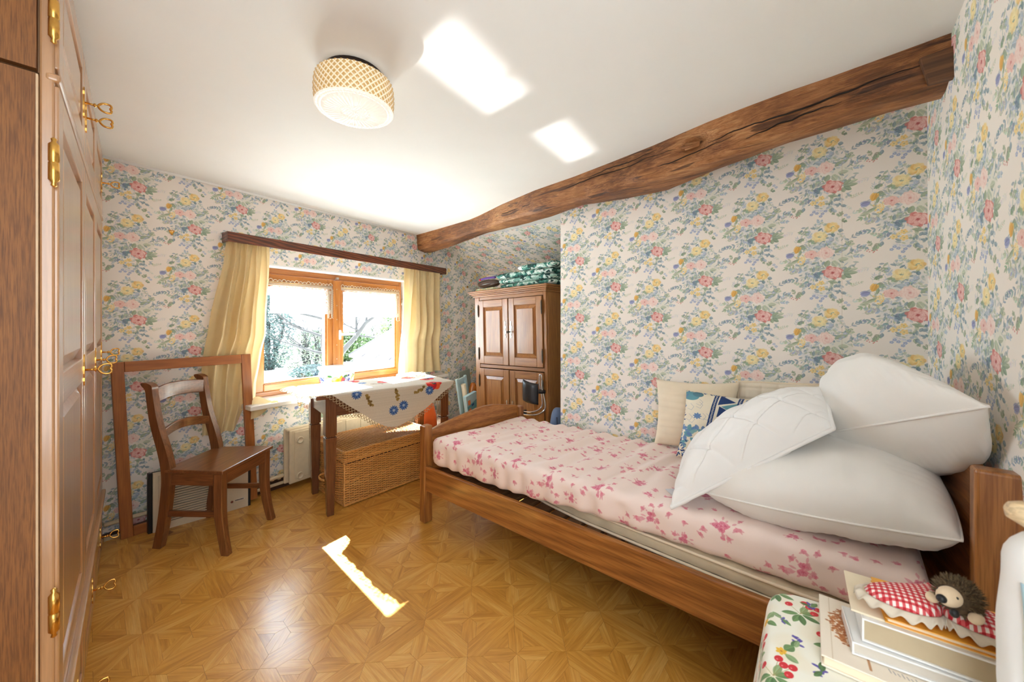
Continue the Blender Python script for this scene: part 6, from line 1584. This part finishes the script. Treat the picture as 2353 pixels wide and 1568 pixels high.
q = MB(); ell(q, (0.036, 0.010, 0.014), (0.0065, 0.0055, 0.0065), 12, 8); q.build('muzzle_button', M_BLKPL, hg_)
for sy in (-1, 1):
    q = MB(); ell(q, (0.012, sy * 0.024, 0.010), (0.013, 0.008, 0.008)); q.build('paw', M_TAN, hg_)
# white bag with a wooden handle end at the right edge
wb = thing('cloth_bag', 'white cloth bag with a light blue band and wooden handle at the right edge', 'bag', (0.797, -0.206, TZ + 0.001))
def bagf(u, v):
    a = u * 2 * math.pi; z = lerp(0.0, 0.335, v); k = (0.86 + 0.14 * math.sin(v * 3.1)) * (1.0 if v < 0.86 else math.sqrt(max(0.0, 1 - ((v - 0.86) / 0.15) ** 2))) * (1 if v > 0.001 else 1)
    w = 1 + 0.05 * mnoise.noise(Vector((math.cos(a) * 2, math.sin(a) * 2, v * 5)))
    return (0.048 * k * w * math.cos(a), 0.052 * k * w * math.sin(a), z)
q = MB(); q.grid(bagf, 40, 30, closeu=True); q.build('bag_body', M_DUVET, wb)
q = MB(); q.grid(lambda u, v: tuple(Vector(bagf(0.33 + 0.05 * math.sin(v * 2.6) + 0.05 * u, lerp(0.02, 0.82, v))) * 1.0 + Vector((-0.0025, 0.0012, 0))), 6, 24); q.build('blue_band', fabric('light_blue_ribbon', srgb(184, 214, 228), 0.8), wb, solid=0.001)
q = MB(); q.tube([(-0.010, 0.046, 0.362), (-0.010, 0.040, 0.359), (-0.008, -0.03, 0.315), (-0.006, -0.075, 0.285)], [0.006, 0.0135, 0.0145, 0.0145], 14); q.xform(Matrix.Identity(4)); q.build('wooden_handle', wood('pale_beech', srgb(236, 214, 176), srgb(226, 200, 158), srgb(204, 174, 130), 'Y', 0.45, 0.1), wb, bevel=0.0)

# ------------------------------------------------------------------ outside the window: garden, shrubs, shed roof
GZ = -0.36
gd = MB(); gd.v = [(-30, 4.1, GZ), (40, 4.1, GZ), (40, 60, GZ), (-30, 60, GZ)]; gd.face([0, 1, 2, 3])
setp(gd.build('garden_ground', plain('pale_terrace', srgb(214, 210, 198), 0.9, var=0.05, scale=2)), kind='structure')
M_BARK = plain('grey_bark', srgb(52, 48, 46), 0.9, var=0.15, scale=12)
def leafmat(name, c1, c2):
    t = NT(name); oi = t.new('TexNoise'); oi.inputs['Scale'].default_value = 3.0; t.link(t.coord('Object'), oi.inputs['Vector'])
    col = t.ramp(oi.outputs['Fac'], [(0.35, c1), (0.65, c2)]); t.color(col); t.set(rough=0.8)
    tr = t.new('BsdfTranslucent'); t.link(col, tr.inputs[0]); mx = t.new('MixShader'); mx.inputs[0].default_value = 0.35
    t.link(t.p.outputs[0], mx.inputs[1]); t.link(tr.outputs[0], mx.inputs[2]); t.link(mx.outputs[0], t.out.inputs[0]); return t.m
M_LF1 = leafmat('dark_evergreen_leaf', srgb(42, 56, 54), srgb(78, 92, 84)); M_LF2 = leafmat('pale_twig_leaf', srgb(72, 80, 74), srgb(118, 118, 96)); M_LF3 = leafmat('garden_green_leaf', srgb(66, 84, 48), srgb(106, 122, 70))
def branch(b, p, d, L, r, depth, spread=0.6, up=0.15):
    n = 4; path = [p]; q = Vector(p); dd = Vector(d).normalized()
    for i in range(n):
        dd = (dd + Vector((rnd.uniform(-1, 1), rnd.uniform(-1, 1), rnd.uniform(-0.6, 1))) * 0.16 + Vector((0, 0, up * 0.2))).normalized(); q = q + dd * (L / n); path.append(tuple(q))
    b.tube(path, [lerp(r, r * 0.55, i / n) for i in range(n + 1)], 5 if depth > 1 else 3, cap=False)
    if depth <= 0: return
    for k in range(3 if depth > 1 else 4):
        i = rnd.randint(1, n); nd = (dd + Vector((rnd.uniform(-1, 1), rnd.uniform(-1, 1), rnd.uniform(-0.4, 1))) * spread).normalized()
        branch(b, path[i], nd, L * rnd.uniform(0.45, 0.75), r * 0.5, depth - 1, spread, up)
def leaves(b, cx, cy, z0, z1, rx, ry, n, size, shape=1.0):
    for i in range(n):
        z = rnd.random(); a = rnd.uniform(0, 6.283); k = math.sqrt(rnd.random()) * (math.sin(math.pi * min(0.999, (z * 0.85 + 0.12))) ** shape)
        p = Vector((cx + rx * k * math.cos(a), cy + ry * k * math.sin(a), lerp(z0, z1, z))); n1 = Vector((rnd.gauss(0, 1), rnd.gauss(0, 1), rnd.gauss(0, 1))).normalized(); n2 = n1.orthogonal().normalized(); s = size * rnd.uniform(0.6, 1.3)
        i0 = len(b.v); b.v += [tuple(p - n1 * s), tuple(p + n2 * s * 0.45), tuple(p + n1 * s), tuple(p - n2 * s * 0.45)]; b.face([i0, i0 + 1, i0 + 2, i0 + 3])
def shrub(name, lab, x, y, top, rx, ry, nl, size, mleaf, trunks=3, bdepth=3, cat='shrub', z0=GZ, shape=0.7, r=0.07):
    e = thing(name, lab, cat, (x, y, GZ))
    b = MB()
    for k in range(trunks):
        a = k * 6.283 / trunks; branch(b, (0.12 * math.cos(a), 0.12 * math.sin(a), 0), (0.25 * math.cos(a), 0.25 * math.sin(a), 1), (top - GZ) * 0.62, r, bdepth)
    setp(b.build('branches', M_BARK, e), kind='stuff')
    if nl:
        b = MB(); leaves(b, 0, 0, z0 - GZ + 0.05, top - GZ, rx, ry, nl, size, shape); setp(b.build('leaves', mleaf, e), kind='stuff')
    return e
shrub('evergreen_shrub', 'dense dark ivy-clad shrub seen through the left edge of the window', 3.95, 14.2, 2.10, 0.85, 0.75, 5200, 0.055, M_LF1, 4, 3)
shrub('garden_shrub', 'tangled bare twiggy shrub outside the left window pane', 4.62, 12.4, 0.95, 1.0, 0.7, 3000, 0.045, M_LF2, 5, 4, r=0.05)
shrub('garden_shrub', 'low dark shrub below the tangled twigs outside the left pane', 4.15, 11.0, 0.02, 0.65, 0.5, 1800, 0.045, M_LF1, 3, 2, r=0.03)
shrub('garden_hedge', 'pale green garden hedge behind the bare branch outside the right pane', 6.9, 15.0, 0.80, 1.8, 0.7, 7000, 0.06, M_LF3, 5, 3, r=0.05)
shrub('garden_shrub', 'twiggy hazy bush behind the shed roof outside the right pane', 9.6, 17.2, 1.10, 1.4, 1.0, 2600, 0.055, M_LF2, 5, 4, r=0.05)
shrub('conifer', 'green conifer tip rising above the shed roof outside the window', 8.1, 13.4, 1.72, 0.7, 0.6, 3200, 0.06, M_LF3, 2, 3, 'tree', shape=0.5)
bt = thing('bare_tree', 'bare tree with a slanting bough outside the right window pane', 'tree', (3.62, 9.45, GZ))
b = MB(); o0 = Vector((3.62, 9.45, GZ)); pth = [(3.62, 9.45, GZ), (3.86, 9.22, 0.10), (4.08, 9.0, 0.55), (4.28, 8.80, 0.86), (4.44, 8.62, 1.20), (4.62, 8.50, 1.36), (4.82, 8.4, 1.60)]
b.tube([tuple(Vector(p) - o0) for p in pth], [0.10, 0.085, 0.07, 0.055, 0.045, 0.028, 0.014], 7)
for p, d, L, r in (((4.28, 8.80, 0.86), (0.06, -0.03, 1), 0.85, 0.035), ((4.44, 8.62, 1.20), (0.12, -0.06, 1), 0.75, 0.032), ((4.36, 8.72, 1.0), (-0.8, 0.5, 0.25), 0.7, 0.02), ((4.30, 8.78, 0.9), (0.9, -0.4, -0.25), 0.6, 0.02), ((4.62, 8.5, 1.36), (0.5, 0.2, -0.3), 0.5, 0.014)):
    branch(b, tuple(Vector(p) - o0), d, L, r, 2, 0.55)
setp(b.build('boughs', M_BARK, bt), kind='stuff')
bt2 = thing('bare_tree', 'upright bare trunk with side boughs outside the middle of the window', 'tree', (3.86, 9.58, GZ))
b = MB(); b.tube(spline([(-0.06, 0.05, 0), (0.05, 0, 0.5), (-0.02, 0.03, 1.1), (0.05, 0.02, 1.75), (0.02, 0, 2.3)], 5), [0.075 - 0.002 * i for i in range(21)], 7)
for z, d, L in ((1.2, (-1, 0.3, 0.35), 1.0), (1.65, (-1, 0.2, 0.30), 1.2), (1.95, (-0.5, 0.2, 0.8), 0.8), (0.8, (-1, 0.1, 0.1), 0.9), (2.2, (0.6, 0, 0.8), 0.6)): branch(b, (0, 0, z), d, L, 0.035, 2, 0.5)
setp(b.build('boughs', M_BARK, bt2), kind='stuff')
# shed with a pale metal roof
E1, E2, R1, R2 = Vector((3.24, 6.93, 0.58)), Vector((3.72, 5.41, 0.48)), Vector((4.60, 7.66, 1.05)), Vector((5.4, 6.3, 1.24))
shd = thing('garden_shed', 'low garden shed with a pale ribbed metal roof outside the right pane', 'shed', (4.6, 6.5, GZ))
so = Vector((4.6, 6.5, GZ)); up = Vector((0, 0, 0.02))
def rel(p): return tuple(Vector(p) - so)
q = MB(); q.hexa([rel(E1 - up), rel(E2 - up), rel(R2 - up), rel(R1 - up), rel(E1 + up), rel(E2 + up), rel(R2 + up), rel(R1 + up)]); q.build('roof_panel', plain('pale_roof_sheet', srgb(206, 204, 202), 0.5, var=0.03), shd)
for k in range(6):
    t = k / 5; a = E1.lerp(E2, t) + up * 1.2; c = R1.lerp(R2, t) + up * 1.2
    MB().tube([rel(a), rel(c)], 0.013, 6).build('roof_seam', plain('dark_seam', srgb(40, 34, 40), 0.6), shd)
q = MB(); dn_ = Vector((0, 0, -0.20)); nn = (R1 - E1).normalized() * 0.03; s_ = Vector((0.09, 0.03, -0.02))
q.hexa([rel(E1 + s_ + dn_), rel(E2 + s_ + dn_), rel(E2 + s_ + nn + dn_), rel(E1 + s_ + nn + dn_), rel(E1 + s_), rel(E2 + s_), rel(E2 + s_ + nn), rel(E1 + s_ + nn)]); q.build('fascia', plain('slate_fascia', srgb(64, 70, 82), 0.6), shd)
q = MB(); q.box(0.05, 0.85, -0.75, 0.30, 0, 0.80); q.build('shed_wall', plain('shed_wall', srgb(150, 146, 138), 0.8), shd)

# ------------------------------------------------------------------ sunlight thrown up to the ceiling by the glossy sill
def glint(c, target, sx, sy, energy):
    d = (Vector(target) - Vector(c)).normalized(); ld = bpy.data.lights.new('sill_glint', 'AREA'); ld.shape = 'RECTANGLE'; ld.size = sx; ld.size_y = sy; ld.spread = R(1.6); ld.energy = energy; ld.color = (1, 0.99, 0.96)
    o = bpy.data.objects.new('sill_glint', ld); COL.objects.link(o)
    z = -d; x = Vector((math.cos(AW), math.sin(AW), 0)); x = (x - z * x.dot(z)).normalized(); y = z.cross(x)
    M = Matrix((x, y, z)).transposed().to_4x4(); M.translation = Vector(c); o.matrix_world = M
    return o
c1_ = wallw(1.085, 0.045, 0.86); c2_ = wallw(1.80, 0.045, 0.86)
glint(c1_, (0.925, 1.000, ZC), 0.42, 0.105, 0.10); glint(c2_, (1.612, 1.040, ZC), 0.42, 0.085, 0.07)
